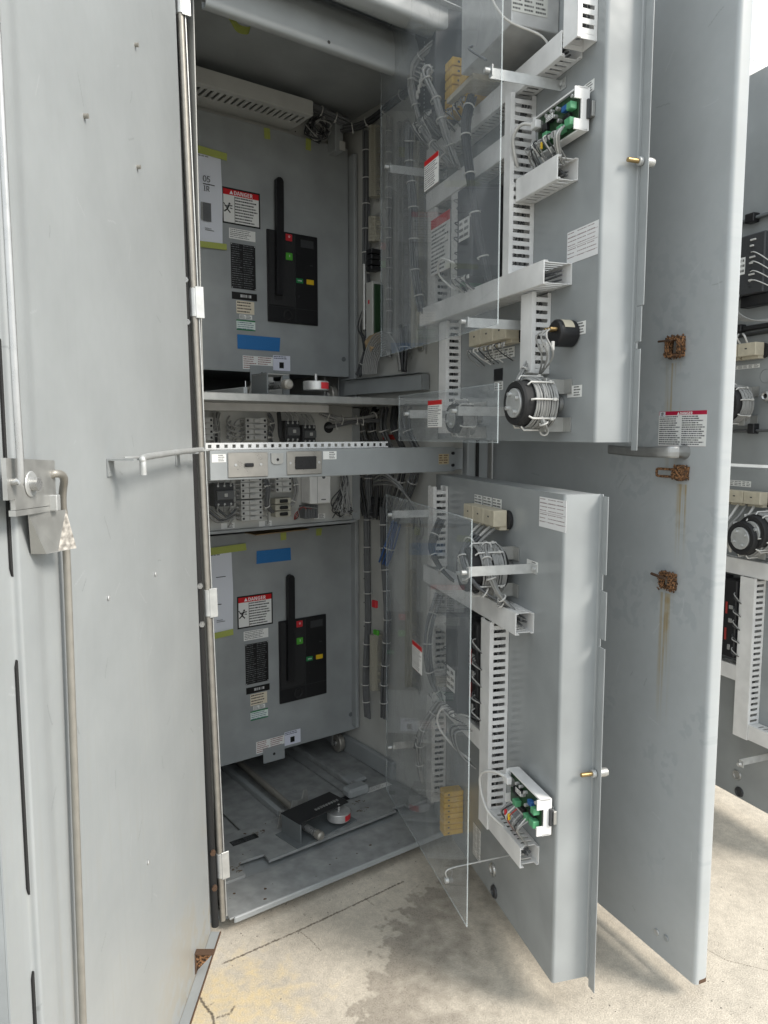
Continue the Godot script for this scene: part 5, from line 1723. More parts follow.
func upper_door() -> void:
	var d := thing("instrument_door", "upper grey instrument door of the open cabinet with white wire ducts and clear shields", "door", FIU)
	pan(d, 1.478, 2.84, [[1.70, 0.927], [1.716, 0.914], [1.80, 0.927], [2.84, 0.933]], M.paint_gloss)
	captive_bolt(d, 2.129)
	captive_bolt(d, 2.7)
	# wire ducts
	duct(d, "h", 0.0, 0.785, 1.866, 1.918, 0.082)
	duct(d, "h", 0.603, 0.800, 2.110, 2.162, 0.060)
	duct(d, "h", 0.0, 0.805, 2.388, 2.439, 0.060)
	duct(d, "v", 0.808, 0.862, 2.400, 2.838, 0.056)
	duct(d, "v", 0.572, 0.600, 1.921, 2.384, 0.078)
	duct(d, "v", 0.640, 0.692, 1.655, 1.862, 0.058)
	duct(d, "v", 0.108, 0.160, 1.50, 1.862, 0.056)
	duct(d, "h", 0.0, 0.568, 2.245, 2.298, 0.060)
	duct(d, "v", 0.205, 0.258, 1.921, 2.241, 0.060, M.pvc_dusty)
	duct(d, "v", 0.02, 0.072, 1.921, 2.241, 0.060, M.pvc_dusty)
	# power supply, sheet-metal case
	var p := sub("power_supply", d)
	bx("case", p, M.case_metal, Vector3(0.42, 2.492, 0.001), Vector3(0.700, 2.80, 0.135), 0.002)
	var pl := card("rating_label", p, M.p_psu, -0.05, 0.05, -0.022, 0.022, 0.0)
	pl.position = Vector3(0.7004, 2.545, 0.085)
	pl.rotation_degrees = Vector3(0, 90, 0)
	mi("case_screw", cyl(0.003, 0, 0.002, 10), M.black, p, Vector3(0.7002, 2.57, 0.03), Vector3(0, 90, 0))
	var th := new_st()
	for k in 16:
		add_box(th, Vector3(0.27 + k * 0.011, 2.478, 0.02), Vector3(0.279 + k * 0.011, 2.492, 0.11))
	mi("terminal_row", th.commit(), M.cream, p)
	# orange relay stacks behind the shield
	for q in [[0.20, 2.465, 6], [0.30, 2.465, 3]]:
		var o := sub("orange_relay_stack", d)
		for k in int(q[2]):
			var yy: float = q[1] + k * 0.027
			bx("relay", o, M.orange, Vector3(q[0], yy, 0.002), Vector3(q[0] + 0.055, yy + 0.024, 0.085), 0.002)
			bx("pin", o, M.relay, Vector3(q[0] + 0.0551, yy + 0.008, 0.06), Vector3(q[0] + 0.0556, yy + 0.014, 0.068), 0.0001)
	# relay cases
	var rc := sub("protection_relay", d)
	bx("case", rc, M.relay, Vector3(0.33, 1.95, 0.002), Vector3(0.43, 2.21, 0.10), 0.003)
	card("case_label", rc, M.p_small2, 0.345, 0.415, 2.06, 2.12, 0.1005)
	var rc2 := sub("protection_relay", d)
	bx("case", rc2, M.relay, Vector3(0.02, 2.46, 0.002), Vector3(0.18, 2.80, 0.11), 0.003)
	var pins := new_st()
	for k in 20:
		add_box(pins, Vector3(0.098, 2.48 + k * 0.013, 0.110), Vector3(0.101, 2.485 + k * 0.013, 0.1115))
	mi("contacts", pins.commit(), M.zinc, rc2)
	var gt := sub("plug_terminal_row", d)
	for k in 12:
		bx("plug_terminal", gt, M.conn_green, Vector3(0.290, 1.945 + k * 0.0215, 0.002), Vector3(0.312, 1.9635 + k * 0.0215, 0.07), 0.001)
	# looms behind the shield
	bundle(d, [Vector3(0.16, 2.70, 0.10), Vector3(0.08, 2.66, 0.14), Vector3(0.07, 2.56, 0.13), Vector3(0.10, 2.46, 0.11), Vector3(0.17, 2.38, 0.09), Vector3(0.22, 2.32, 0.07)], 7, 0.011, 0.0036, M.cable, 6)
	bundle(d, [Vector3(0.17, 2.62, 0.12), Vector3(0.20, 2.58, 0.15), Vector3(0.235, 2.50, 0.13), Vector3(0.26, 2.40, 0.11), Vector3(0.28, 2.30, 0.08)], 9, 0.013, 0.0036, M.cable, 5)
	for k in 5:
		wire_arc(d, [Vector3(0.10, 2.60 + k * 0.016, 0.112), Vector3(0.085 - 0.01 * k, 2.62 + k * 0.018, 0.15), Vector3(0.06, 2.60 + k * 0.01, 0.15), Vector3(0.065, 2.54, 0.135)], 0.0026, M.cable)
	wire_arc(d, [Vector3(0.16, 2.47, 0.12), Vector3(0.20, 2.44, 0.125), Vector3(0.26, 2.37, 0.10)], 0.003, M.cable_dark)
	for k in 4:
		bx("wire_marker", d, M.cable_white, Vector3(0.13 + k * 0.012, 2.54 + k * 0.012, 0.145), Vector3(0.137 + k * 0.012, 2.565 + k * 0.012, 0.152), 0.001)
	wire_arc(d, [Vector3(0.34, 2.00, 0.11), Vector3(0.30, 2.02, 0.14), Vector3(0.27, 1.98, 0.13), Vector3(0.30, 1.93, 0.09)], 0.0036)
	wire_arc(d, [Vector3(0.66, 2.60, 0.14), Vector3(0.69, 2.56, 0.19), Vector3(0.70, 2.50, 0.15), Vector3(0.715, 2.47, 0.06), Vector3(0.72, 2.43, 0.03)], 0.0032)
	wire_arc(d, [Vector3(0.52, 2.52, 0.15), Vector3(0.54, 2.50, 0.17), Vector3(0.60, 2.45, 0.15)], 0.003, M.cable_mid)
	# circuit board
	board(d, 0.665, 0.852, 2.205, 2.300)
	bundle(d, [Vector3(0.685, 2.272, 0.052), Vector3(0.655, 2.283, 0.075), Vector3(0.625, 2.262, 0.082), Vector3(0.615, 2.225, 0.072), Vector3(0.602, 2.20, 0.055)], 1, 0.0, 0.0048, M.cable_white, 0, "cable")
	for k in 4:
		wire_arc(d, [Vector3(0.70 + k * 0.012, 2.222, 0.055), Vector3(0.69 + k * 0.012, 2.205, 0.072), Vector3(0.672 + k * 0.016, 2.19, 0.06), Vector3(0.67 + k * 0.014, 2.166, 0.04)], 0.0022, [M.cable, M.cable_dark, M.cable_mid, M.cable][k])
	for k in 3:
		wire_arc(d, [Vector3(0.80 + k * 0.010, 2.222, 0.056), Vector3(0.797 + k * 0.010, 2.20, 0.068), Vector3(0.785 + k * 0.006, 2.168, 0.05), Vector3(0.78, 2.15, 0.03)], 0.0026, M.cable_white if k == 1 else M.cable)
	bx("cable_plug", d, M.pvc, Vector3(0.675, 2.262, 0.045), Vector3(0.700, 2.282, 0.062), 0.002)
	bx("wire_marker", d, M.yellow, Vector3(0.735, 2.196, 0.064), Vector3(0.740, 2.212, 0.069), 0.001)
	# wound current transformer, round relay, relay row
	current_transformer(d, Vector3(0.745, 1.575, 0.035), 0.056, 0.10)
	bundle(d, [Vector3(0.70, 1.63, 0.10), Vector3(0.68, 1.665, 0.07), Vector3(0.668, 1.70, 0.04)], 5, 0.006, 0.003, M.cable, 1)
	bundle(d, [Vector3(0.79, 1.55, 0.09), Vector3(0.80, 1.52, 0.08), Vector3(0.77, 1.505, 0.06), Vector3(0.73, 1.51, 0.05)], 6, 0.008, 0.0026, M.cable, 2)
	current_transformer(d, Vector3(0.30, 1.545, 0.03), 0.045, 0.07)
	var rr := sub("round_relay", d, Vector3(0.795, 1.745, 0))
	mi("body", cyl(0.033, 0.001, 0.055, 26, 0.004), M.black, rr)
	var bd := new_st()
	for k in 8:
		var t0 := deg_to_rad(20 + k * 11)
		var t1 := deg_to_rad(31 + k * 11)
		for v in [[t0, 0.016], [t1, 0.044], [t1, 0.016], [t0, 0.016], [t0, 0.044], [t1, 0.044]]:
			bd.set_normal(Vector3(cos(v[0]), sin(v[0]), 0))
			bd.add_vertex(Vector3(cos(v[0]) * 0.0335, sin(v[0]) * 0.0335, v[1]))
	mi("rating_label", bd.commit(), M.cream, rr)
	for k in 3:
		mi("terminal_stud", cyl(0.005, 0.055, 0.075, 10), M.brass, rr, Vector3(-0.012 + k * 0.012, 0.008, 0))
	for k in 3:
		wire_arc(d, [Vector3(0.783 + k * 0.012, 1.752, 0.075), Vector3(0.77 + k * 0.022, 1.735, 0.09), Vector3(0.765 + k * 0.026, 1.69, 0.07), Vector3(0.725 + k * 0.006, 1.655, 0.05), Vector3(0.70, 1.66, 0.035)], 0.0024, M.cable)
		bx("wire_marker", d, M.cable_white, Vector3(0.762 + k * 0.026, 1.700, 0.068), Vector3(0.768 + k * 0.026, 1.722, 0.076), 0.001)
	relay_row(d, 0.325, 0.555, 1.750, 1.808, 0.055)
	drop_wires(d, Vector3(0.68, 2.222, 0.056), Vector3(0.79, 2.222, 0.056), 9, 0.065, 4)
	drop_wires(d, Vector3(0.04, 2.50, 0.112), Vector3(0.17, 2.50, 0.112), 10, 0.07, 5)
	drop_wires(d, Vector3(0.335, 1.955, 0.102), Vector3(0.425, 1.955, 0.102), 8, 0.045, 6)
	drop_wires(d, Vector3(0.292, 2.20, 0.07), Vector3(0.292, 1.96, 0.07), 12, 0.03, 7)
	drop_wires(d, Vector3(0.335, 1.752, 0.05), Vector3(0.545, 1.752, 0.05), 9, 0.05, 8)
	drop_wires(d, Vector3(0.205, 2.47, 0.086), Vector3(0.35, 2.47, 0.086), 10, 0.05, 9)
	bundle(d, [Vector3(0.03, 2.50, 0.13), Vector3(0.0, 2.40, 0.12), Vector3(0.01, 2.25, 0.11), Vector3(0.0, 2.05, 0.10), Vector3(0.02, 1.90, 0.08)], 10, 0.014, 0.0034, M.cable_mid, 7)
	bundle(d, [Vector3(0.38, 2.46, 0.08), Vector3(0.42, 2.36, 0.12), Vector3(0.45, 2.22, 0.12), Vector3(0.47, 2.05, 0.10), Vector3(0.48, 1.92, 0.07)], 9, 0.013, 0.0032, M.cable_dark, 5)
	# labels
	for q in [[0.798, 0.855, 2.296, 2.322], [0.786, 0.848, 1.740, 1.771], [0.777, 0.839, 1.589, 1.618]]:
		card("device_label", d, M.p_small, q[0], q[1], q[2], q[3], 0.0)
	card("device_label", d, M.p_row, 0.328, 0.508, 1.717, 1.746, 0.0)
	card("document_label", d, M.p_doc, 0.760, 0.888, 1.918, 1.996, 0.0)
	bx("blank_plug", d, M.black, Vector3(0.390, 1.655, 0.0006), Vector3(0.442, 1.690, 0.003), 0.0008)
	card("device_label", d, M.p_small2, 0.392, 0.444, 1.627, 1.652, 0.0)
	# shields
	shield(d, -0.045, 0.785, 1.760, 2.79, 0.205, [[0.716, 2.362], [0.02, 2.362], [0.60, 1.790]])
	shield(d, 0.128, 0.793, 1.476, 1.620, 0.205, [[0.55, 1.560], [0.20, 1.560]])
	card("shield_label", d, M.p_shield, 0.335, 0.435, 2.195, 2.278, 0.2078)
	card("shield_label", d, M.p_shield, 0.371, 0.471, 1.517, 1.594, 0.2078)
	var red := sub("warning_label", d)
	card("print", red, M.p_shield, 0.05, 0.20, 2.02, 2.20, 0.062)

func lower_door() -> void:
	var d := thing("instrument_door", "lower grey instrument door of the open cabinet, standing just above the concrete", "door", FIL)
	pan(d, 0.10, 1.354, [[0.98, 0.933], [1.0, 0.912], [1.12, 0.933], [1.16, 0.914], [1.35, 0.928]], M.paint_gloss)
	captive_bolt(d, 0.657)
	lower_fittings(d, true)
	duct(d, "v", 0.05, 0.102, 1.045, 1.32, 0.055, M.pvc_dusty)
	duct(d, "v", 0.05, 0.102, 0.20, 0.58, 0.055, M.pvc_dusty)
	duct(d, "v", 0.05, 0.102, 0.66, 0.97, 0.055, M.pvc_dusty)
	duct(d, "h", 0.105, 0.537, 0.850, 0.90, 0.055, M.pvc_dusty)
	# orange relays and loom low on the door
	var o := sub("orange_relay_stack", d)
	for k in 8:
		bx("relay", o, M.orange, Vector3(0.235, 0.172 + k * 0.019, 0.002), Vector3(0.278, 0.1893 + k * 0.019, 0.070), 0.002)
		bx("pin", o, M.relay, Vector3(0.2781, 0.178 + k * 0.019, 0.05), Vector3(0.2786, 0.183 + k * 0.019, 0.057), 0.0001)
	bundle(d, [Vector3(0.20, 0.60, 0.06), Vector3(0.19, 0.52, 0.11), Vector3(0.16, 0.42, 0.12), Vector3(0.14, 0.30, 0.10)], 7, 0.011, 0.0036, M.cable, 4)
	bundle(d, [Vector3(0.16, 0.55, 0.06), Vector3(0.12, 0.48, 0.10), Vector3(0.09, 0.40, 0.11)], 4, 0.005, 0.003, M.cable_mid, 2)
	wire_arc(d, [Vector3(0.44, 0.64, 0.05), Vector3(0.40, 0.66, 0.12), Vector3(0.38, 0.60, 0.13), Vector3(0.42, 0.54, 0.09), Vector3(0.47, 0.52, 0.06)], 0.004)
	for k in 5:
		wire_arc(d, [Vector3(0.43 + k * 0.014, 0.615, 0.06), Vector3(0.40 + k * 0.014, 0.60, 0.10), Vector3(0.41 + k * 0.014, 0.54, 0.09), Vector3(0.45 + k * 0.012, 0.50, 0.05)], 0.0022, M.cable if k % 2 == 0 else M.cable_dark)
	shield(d, 0.0, 0.785, 0.215, 1.289, 0.19, [[0.745, 1.150], [0.06, 1.225], [0.06, 0.405]])
	card("shield_label", d, M.p_shield, 0.313, 0.410, 0.772, 0.858, 0.1928)
	var hk := sub("shield_hook", d)
	tube("hook_wire", hk, M.zinc, [Vector3(0.64, 0.302, 0.001), Vector3(0.645, 0.300, 0.10), Vector3(0.650, 0.296, 0.193), Vector3(0.650, 0.272, 0.197)], 0.0022, 8, 5)
	mi("hook_nut", hexa(0.008, 0.0, 0.010), M.zinc, hk, Vector3(0.650, 0.264, 0.1925))

# what the lower instrument doors of both cabinets carry
func lower_fittings(d: Node3D, full: bool) -> void:
	duct(d, "h", 0.0, 0.756, 0.980, 1.034, 0.054)
	duct(d, "v", 0.545, 0.604, 0.368, 0.976, 0.060)
	duct(d, "h", 0.607, 0.813, 0.374, 0.425, 0.056)
	duct(d, "h", 0.105, 0.541, 0.578, 0.63, 0.055)
	var rc := sub("protection_relay", d)
	bx("case", rc, M.relay, Vector3(0.36, 0.66, 0.002), Vector3(0.46, 0.96, 0.10), 0.003)
	card("case_label", rc, M.p_small2, 0.375, 0.445, 0.72, 0.79, 0.1005)
	var rm := sub("fuse_relay", d)
	bx("case", rm, M.black, Vector3(0.475, 0.66, 0.002), Vector3(0.537, 0.955, 0.07), 0.003)
	for k in 5:
		if k != 1 and k != 4:
			bx("white_face", rm, M.cable, Vector3(0.508, 0.69 + k * 0.052, 0.07), Vector3(0.520 + 0.002 * k, 0.710 + k * 0.05, 0.074), 0.001)
		if k == 1 or k == 3:
			bx("red_mark", rm, M.cable_red, Vector3(0.492, 0.675 + k * 0.05, 0.07), Vector3(0.500, 0.72 + k * 0.05, 0.0735), 0.0005)
		for j in 2:
			tube("wire", rm, M.cable if (k + j) % 2 else M.cable_dark, [Vector3(0.53, 0.69 + k * 0.052 + j * 0.012, 0.07), Vector3(0.542, 0.685 + k * 0.052 + j * 0.012, 0.085), Vector3(0.552, 0.672 + k * 0.05, 0.06)], 0.0022, 5, 4)
	var gt := sub("plug_terminal_row", d)
	for k in 12:
		bx("plug_terminal", gt, M.conn_green, Vector3(0.325, 0.67 + k * 0.0205, 0.002), Vector3(0.348, 0.688 + k * 0.0205, 0.07), 0.001)
	relay_row(d, 0.375, 0.605, 1.232, 1.288, 0.052)
	drop_wires(d, Vector3(0.365, 0.665, 0.102), Vector3(0.455, 0.665, 0.102), 8, 0.04, 14)
	drop_wires(d, Vector3(0.327, 0.91, 0.07), Vector3(0.327, 0.68, 0.07), 10, 0.03, 15)
	bundle(d, [Vector3(0.20, 1.22, 0.06), Vector3(0.22, 1.14, 0.10), Vector3(0.26, 1.08, 0.09), Vector3(0.30, 1.03, 0.05)], 8, 0.012, 0.0034, M.cable_dark, 3)
	bundle(d, [Vector3(0.16, 0.96, 0.05), Vector3(0.20, 0.86, 0.10), Vector3(0.22, 0.76, 0.11), Vector3(0.20, 0.66, 0.08), Vector3(0.21, 0.61, 0.05)], 9, 0.014, 0.0034, M.cable_mid, 4)
	current_transformer(d, Vector3(0.605, 1.128, 0.03), 0.060, 0.11)
	if full:
		for k in 4:
			wire_arc(d, [Vector3(0.46 + k * 0.035, 1.235, 0.03), Vector3(0.465 + k * 0.033, 1.215, 0.055), Vector3(0.52 + k * 0.022, 1.195, 0.09), Vector3(0.58 + k * 0.015, 1.178, 0.11)], 0.0045, M.cable_white if k % 2 == 0 else M.cable)
		bundle(d, [Vector3(0.55, 1.215, 0.08), Vector3(0.59, 1.185, 0.13), Vector3(0.63, 1.14, 0.145), Vector3(0.66, 1.09, 0.12), Vector3(0.675, 1.055, 0.07), Vector3(0.677, 1.03, 0.03)], 12, 0.013, 0.0032, M.cable_mid, 5)
		bundle(d, [Vector3(0.60, 1.20, 0.07), Vector3(0.645, 1.185, 0.09), Vector3(0.685, 1.14, 0.10), Vector3(0.70, 1.08, 0.08), Vector3(0.695, 1.03, 0.03)], 8, 0.010, 0.0030, M.cable, 4)
		board(d, 0.703, 0.890, 0.500, 0.594)
		bundle(d, [Vector3(0.72, 0.572, 0.05), Vector3(0.69, 0.582, 0.075), Vector3(0.645, 0.560, 0.095), Vector3(0.640, 0.51, 0.095), Vector3(0.67, 0.46, 0.085), Vector3(0.70, 0.425, 0.05)], 1, 0.0, 0.0045, M.cable_white, 0, "cable")
		bx("cable_plug", d, M.pvc, Vector3(0.705, 0.562, 0.045), Vector3(0.735, 0.582, 0.060), 0.002)
		for k in 9:
			wire_arc(d, [Vector3(0.745 + k * 0.013, 0.52, 0.054), Vector3(0.735 + k * 0.013 + rng.randf_range(-0.01, 0.01), 0.495, 0.076), Vector3(0.728 + k * 0.012, 0.465, 0.06), Vector3(0.715 + k * 0.011, 0.425, 0.03)], 0.0021, [M.cable, M.cable_dark, M.cable_white, M.cable_red, M.cable_mid, M.cable, M.cable_dark, M.cable_white, M.cable][k])
		bx("wire_marker", d, M.yellow, Vector3(0.776, 0.490, 0.07), Vector3(0.782, 0.507, 0.077), 0.001)
		bx("wire_marker", d, M.red, Vector3(0.756, 0.494, 0.07), Vector3(0.762, 0.509, 0.077), 0.001)
		for k in 3:
			card("device_label", d, M.p_small2, 0.337 + k * 0.070, 0.399 + k * 0.070, 1.284, 1.312, 0.0)
		card("device_label", d, M.p_small, 0.706, 0.769, 1.143, 1.169, 0.0)
		card("device_label", d, M.p_small, 0.821, 0.883, 0.543, 0.567, 0.0)
		for k in 4:
			card("device_label", d, M.p_small2, 0.362, 0.422, 0.150 + k * 0.027, 0.174 + k * 0.027, 0.0)
		card("document_label", d, M.p_doc, 0.771, 0.908, 1.264, 1.340, 0.0)
	for q in [[0.520, 0.187], [0.534, 0.125]]:
		mi("hole_plug", lathe([Vector2(0.0, 0.002), Vector2(0.012, 0.002), Vector2(0.014, 0.006), Vector2(0.018, 0.006), Vector2(0.020, 0.0006)], 20), M.galv if q[1] > 0.15 else M.relay, d, Vector3(q[0], q[1], 0))

func neighbour_doors() -> void:
	var d := thing("instrument_door", "instrument door of the neighbouring cabinet, white duct ending above a round hole", "door", at(FB, Vector3(0.10, 0, 0)))
	pan(d, 0.10, 1.37, [[1.35, 0.93]], M.paint_gloss)
	lower_fittings(d, false)
	current_transformer(d, Vector3(0.63, 1.15, 0.03), 0.062, 0.09)
	for k in 3:
		wire_arc(d, [Vector3(0.49 + k * 0.035, 1.235, 0.03), Vector3(0.49 + k * 0.035, 1.20, 0.06), Vector3(0.48 + k * 0.02, 1.14, 0.09), Vector3(0.50, 1.06, 0.07)], 0.005, M.cable if k % 2 else M.cable_white)
	standoff(d, 0.66, 0.32, 0.15)
	card("device_label", d, M.p_row, 0.40, 0.515, 1.300, 1.322, 0.0)
	var u := thing("instrument_door", "instrument door of the neighbouring cabinet with black relay and bare upper plate", "door", at(FB, Vector3(0.10, 0, 0)))
	pan(u, 1.385, 2.79, [[2.79, 0.93]], M.paint_gloss)
	bx("cross_bar", u, M.dark_paint, Vector3(0.0, 2.268, 0.001), Vector3(0.88, 2.278, 0.022), 0.002)
	bx("bar_clamp", u, M.black, Vector3(0.455, 2.258, 0.001), Vector3(0.495, 2.290, 0.032), 0.002)
	var r := sub("black_relay", u)
	bx("case", r, M.relay, Vector3(0.40, 1.995, 0.002), Vector3(0.575, 2.205, 0.06), 0.004)
	bx("base", r, M.black, Vector3(0.46, 1.955, 0.002), Vector3(0.585, 1.995, 0.04), 0.003)
	card("case_label", r, M.p_small2, 0.470, 0.495, 2.07, 2.13, 0.0605)
	for k in 9:
		bx("contact", r, M.cable_white if k % 3 else M.relay, Vector3(0.515, 2.02 + k * 0.020, 0.06), Vector3(0.522 + (k % 3) * 0.008, 2.026 + k * 0.020, 0.066), 0.001)
		if k % 2 == 0:
			continue
		wire_arc(u, [Vector3(0.53, 2.019 + k * 0.017, 0.073), Vector3(0.55, 2.022 + k * 0.016, 0.080), Vector3(0.575, 2.012 + k * 0.015, 0.072), Vector3(0.60, 1.99 + k * 0.013, 0.03)], 0.0018, M.cable_white)
	for k in 4:
		wire_arc(u, [Vector3(0.46 + k * 0.006, 2.00, 0.065), Vector3(0.465 + k * 0.008, 1.94, 0.08), Vector3(0.50 + k * 0.01, 1.905, 0.06), Vector3(0.60, 1.90 - k * 0.003, 0.03)], 0.0026, M.cable)
	bx("marker_sleeve", u, M.cable_white, Vector3(0.450, 1.975, 0.068), Vector3(0.468, 1.995, 0.078), 0.001)
	bx("cable_bar", u, M.black_matte, Vector3(0.0, 1.875, 0.001), Vector3(0.88, 1.892, 0.02), 0.003)
	bx("bar_clamp", u, M.black, Vector3(0.40, 1.872, 0.001), Vector3(0.46, 1.90, 0.03), 0.003)
	bundle(u, [Vector3(0.30, 1.862, 0.015), Vector3(0.50, 1.858, 0.02), Vector3(0.85, 1.868, 0.015)], 4, 0.006, 0.004, M.cable_dark)
	relay_row(u, 0.39, 0.555, 1.768, 1.825, 0.055, 2)
	for k in 4:
		wire_arc(u, [Vector3(0.42 + k * 0.03, 1.82, 0.045), Vector3(0.41 + k * 0.036, 1.845, 0.07), Vector3(0.43 + k * 0.02, 1.86, 0.05)], 0.0035, M.cable_white)
	card("device_label", u, M.p_row, 0.38, 0.527, 1.738, 1.752, 0.0)
	card("device_label", u, M.p_row, 0.36, 0.478, 1.534, 1.545, 0.0)
	mi("blank_hole", lathe([Vector2(0.024, 0.0006), Vector2(0.0245, 0.0014), Vector2(0.025, 0.0006)], 24), M.dark_paint, u, Vector3(0.555, 1.705, 0))
	current_transformer(u, Vector3(0.475, 1.605, 0.03), 0.062, 0.08)
	mi("round_fitting", lathe([Vector2(0.008, 0.03), Vector2(0.012, 0.034), Vector2(0.018, 0.03), Vector2(0.022, 0.001)], 20), M.steel, u, Vector3(0.583, 1.632, 0))
	bundle(u, [Vector3(0.2, 1.512, 0.012), Vector3(0.5, 1.508, 0.014), Vector3(0.85, 1.52, 0.012)], 3, 0.004, 0.004, M.cable_mid)
	bx("bar_clamp", u, M.black, Vector3(0.51, 1.498, 0.001), Vector3(0.54, 1.535, 0.03), 0.003)

# ------------------------------------------------------------------ withdrawable breakers
func make_breakers() -> void:
	var b := breaker()
	b.transform = at(FA, Vector3(0, 1.737, -0.70))
	var c: Node3D = b.duplicate()
	c.name = numbered("circuit_breaker")
	add_child(c)
	c.transform = at(FA, Vector3(0.027, 0.182, -0.70))
	c.set_meta("label", "grey front of the lower circuit breaker, rolled out just above the cabinet floor")

func breaker() -> Node3D:
	var n := thing("circuit_breaker", "grey front of the upper circuit breaker, standing on the steel tray", "circuit breaker", Transform3D.IDENTITY, "withdrawable breakers in the open cabinet")
	mi("front_panel", sheet_mesh(fillet([Vector2(0.045, -0.03), Vector2(0.045, 0.0), Vector2(0.935, 0.0), Vector2(0.935, -0.03)], 0.005), 0.0, 0.925, 0.0022), M.breaker_paint, n)
	bx("top_flange", n, M.breaker_paint, Vector3(0.049, 0.922, -0.028), Vector3(0.931, 0.925, -0.004), 0.0008)
	bx("bottom_flange", n, M.breaker_paint, Vector3(0.049, 0.0, -0.028), Vector3(0.931, 0.003, -0.004), 0.0008)
	bx("body", n, M.dark_paint, Vector3(0.09, 0.01, -0.62), Vector3(0.89, 0.86, -0.035), 0.006)
	for q in [[0.885, -0.07], [0.10, -0.07], [0.885, -0.55], [0.10, -0.55]]:
		var w := sub("wheel", n, Vector3(q[0], -0.074, q[1]), Vector3(0, 90, 0))
		mi("tyre", lathe([Vector2(0.012, -0.014), Vector2(0.038, -0.014), Vector2(0.042, -0.009), Vector2(0.042, 0.009), Vector2(0.038, 0.014), Vector2(0.012, 0.014)], 24), M.rod, w)
		mi("axle", cyl(0.012, -0.022, 0.022, 14), M.steel, w)
	for q in [[0.85, -0.07], [0.92, -0.07]]:
		bx("caster_fork", n, M.galv, Vector3(q[0], -0.080, q[1] - 0.009), Vector3(q[0] + 0.004, 0.008, q[1] + 0.009), 0.001)
	bx("lift_tab", n, M.breaker_paint, Vector3(0.470, -0.038, 0.003), Vector3(0.570, 0.026, 0.007), 0.002)
	mi("tab_hole", cyl(0.006, 0.007, 0.0075, 14, 0.0001), M.black, n, Vector3(0.520, -0.006, 0))
	mi("panel_screw", cyl(0.010, 0.0003, 0.003, 18), M.dark_paint, n, Vector3(0.907, 0.073, 0))
	# operating face
	var f := sub("operating_face", n)
	bx("plate", f, M.black, Vector3(0.551, 0.199, 0.0005), Vector3(0.779, 0.549, 0.008), 0.002)
	bx("seam", f, M.relay, Vector3(0.674, 0.205, 0.0079), Vector3(0.6755, 0.545, 0.0084), 0.0001)
	bx("seam", f, M.relay, Vector3(0.553, 0.258, 0.0079), Vector3(0.777, 0.2592, 0.0084), 0.0001)
	bx("label_window", f, M.relay, Vector3(0.70, 0.50, 0.008), Vector3(0.76, 0.53, 0.0088), 0.0003)
	bx("recess_frame", f, M.black_matte, Vector3(0.556, 0.262, 0.008), Vector3(0.672, 0.545, 0.012), 0.002)
	bx("red_button", f, M.red, Vector3(0.629, 0.514, 0.012), Vector3(0.658, 0.541, 0.017), 0.002)
	bx("green_button", f, M.green, Vector3(0.629, 0.441, 0.012), Vector3(0.659, 0.469, 0.017), 0.002)
	bx("green_flag", f, M.green2, Vector3(0.678, 0.359, 0.008), Vector3(0.709, 0.378, 0.010), 0.001)
	bx("yellow_flag", f, M.yellow, Vector3(0.725, 0.359, 0.008), Vector3(0.759, 0.378, 0.010), 0.001)
	mi("key_ring", lathe([Vector2(0.014, 0.008), Vector2(0.016, 0.011), Vector2(0.020, 0.011), Vector2(0.022, 0.008)], 24), M.black_matte, f, Vector3(0.640, 0.230, 0))
	for q in [[0.690, 0.305], [0.690, 0.475]]:
		mi("face_screw", cyl(0.006, 0.008, 0.010, 14), M.black_matte, f, Vector3(q[0], q[1], 0))
	bx("counter_slot", f, M.relay, Vector3(0.742, 0.432, 0.008), Vector3(0.756, 0.436, 0.0085), 0.0001)
	text("button_mark", f, M.white_ink, "O", 0.008, Vector3(0.6435, 0.530, 0.0175))
	text("button_mark", f, M.white_ink, "I", 0.008, Vector3(0.644, 0.457, 0.0175))
	text("flag_text", f, M.white_ink, "OPEN", 0.0048, Vector3(0.6935, 0.3685, 0.0105))
	# charging handle folded up
	var h := sub("charging_handle", n)
	mi("lever", prism([Vector2(0.577, 0.30), Vector2(0.605, 0.30), Vector2(0.612, 0.56), Vector2(0.613, 0.728), Vector2(0.608, 0.738), Vector2(0.600, 0.742), Vector2(0.590, 0.741), Vector2(0.583, 0.733), Vector2(0.582, 0.56)], 0.014, 0.034), M.black, h)
	bx("pivot", h, M.black_matte, Vector3(0.578, 0.285, 0.012), Vector3(0.606, 0.345, 0.016), 0.001)
	# plates and stickers
	var dg := sub("danger_label", n)
	card("print", dg, M.p_danger, 0.370, 0.527, 0.544, 0.675, 0.0)
	text("lettering", dg, M.white_ink, "DANGER", 0.0140, Vector3(0.457, 0.6585, 0.0010))
	mi("alert_sign", prism([Vector2(-0.0075, -0.006), Vector2(0.0075, -0.006), Vector2(0, 0.0075)], 0, 0.0004), M.white_ink, dg, Vector3(0.408, 0.6585, 0.0008))
	pictogram(dg, Vector3(0.394, 0.60, 0.0013), 0.035)
	card("instruction_plate", n, M.p_plate, 0.396, 0.505, 0.492, 0.530, 0.0)
	card("rating_plate", n, M.p_black, 0.401, 0.503, 0.310, 0.476, 0.0, 0.0012)
	for q in [[0.404, 0.313], [0.500, 0.313], [0.404, 0.473], [0.500, 0.473]]:
		mi("plate_rivet", cyl(0.002, 0.001, 0.0022, 8, 0.0002), M.zinc, n, Vector3(q[0], q[1], 0))
	card("maker_plate", n, M.p_brand, 0.402, 0.507, 0.270, 0.297, 0.0, 0.0012)
	card("inspection_sticker", n, M.p_cream, 0.420, 0.495, 0.218, 0.266, 0.0)
	card("serial_sticker", n, M.p_small2, 0.432, 0.485, 0.199, 0.215, 0.0)
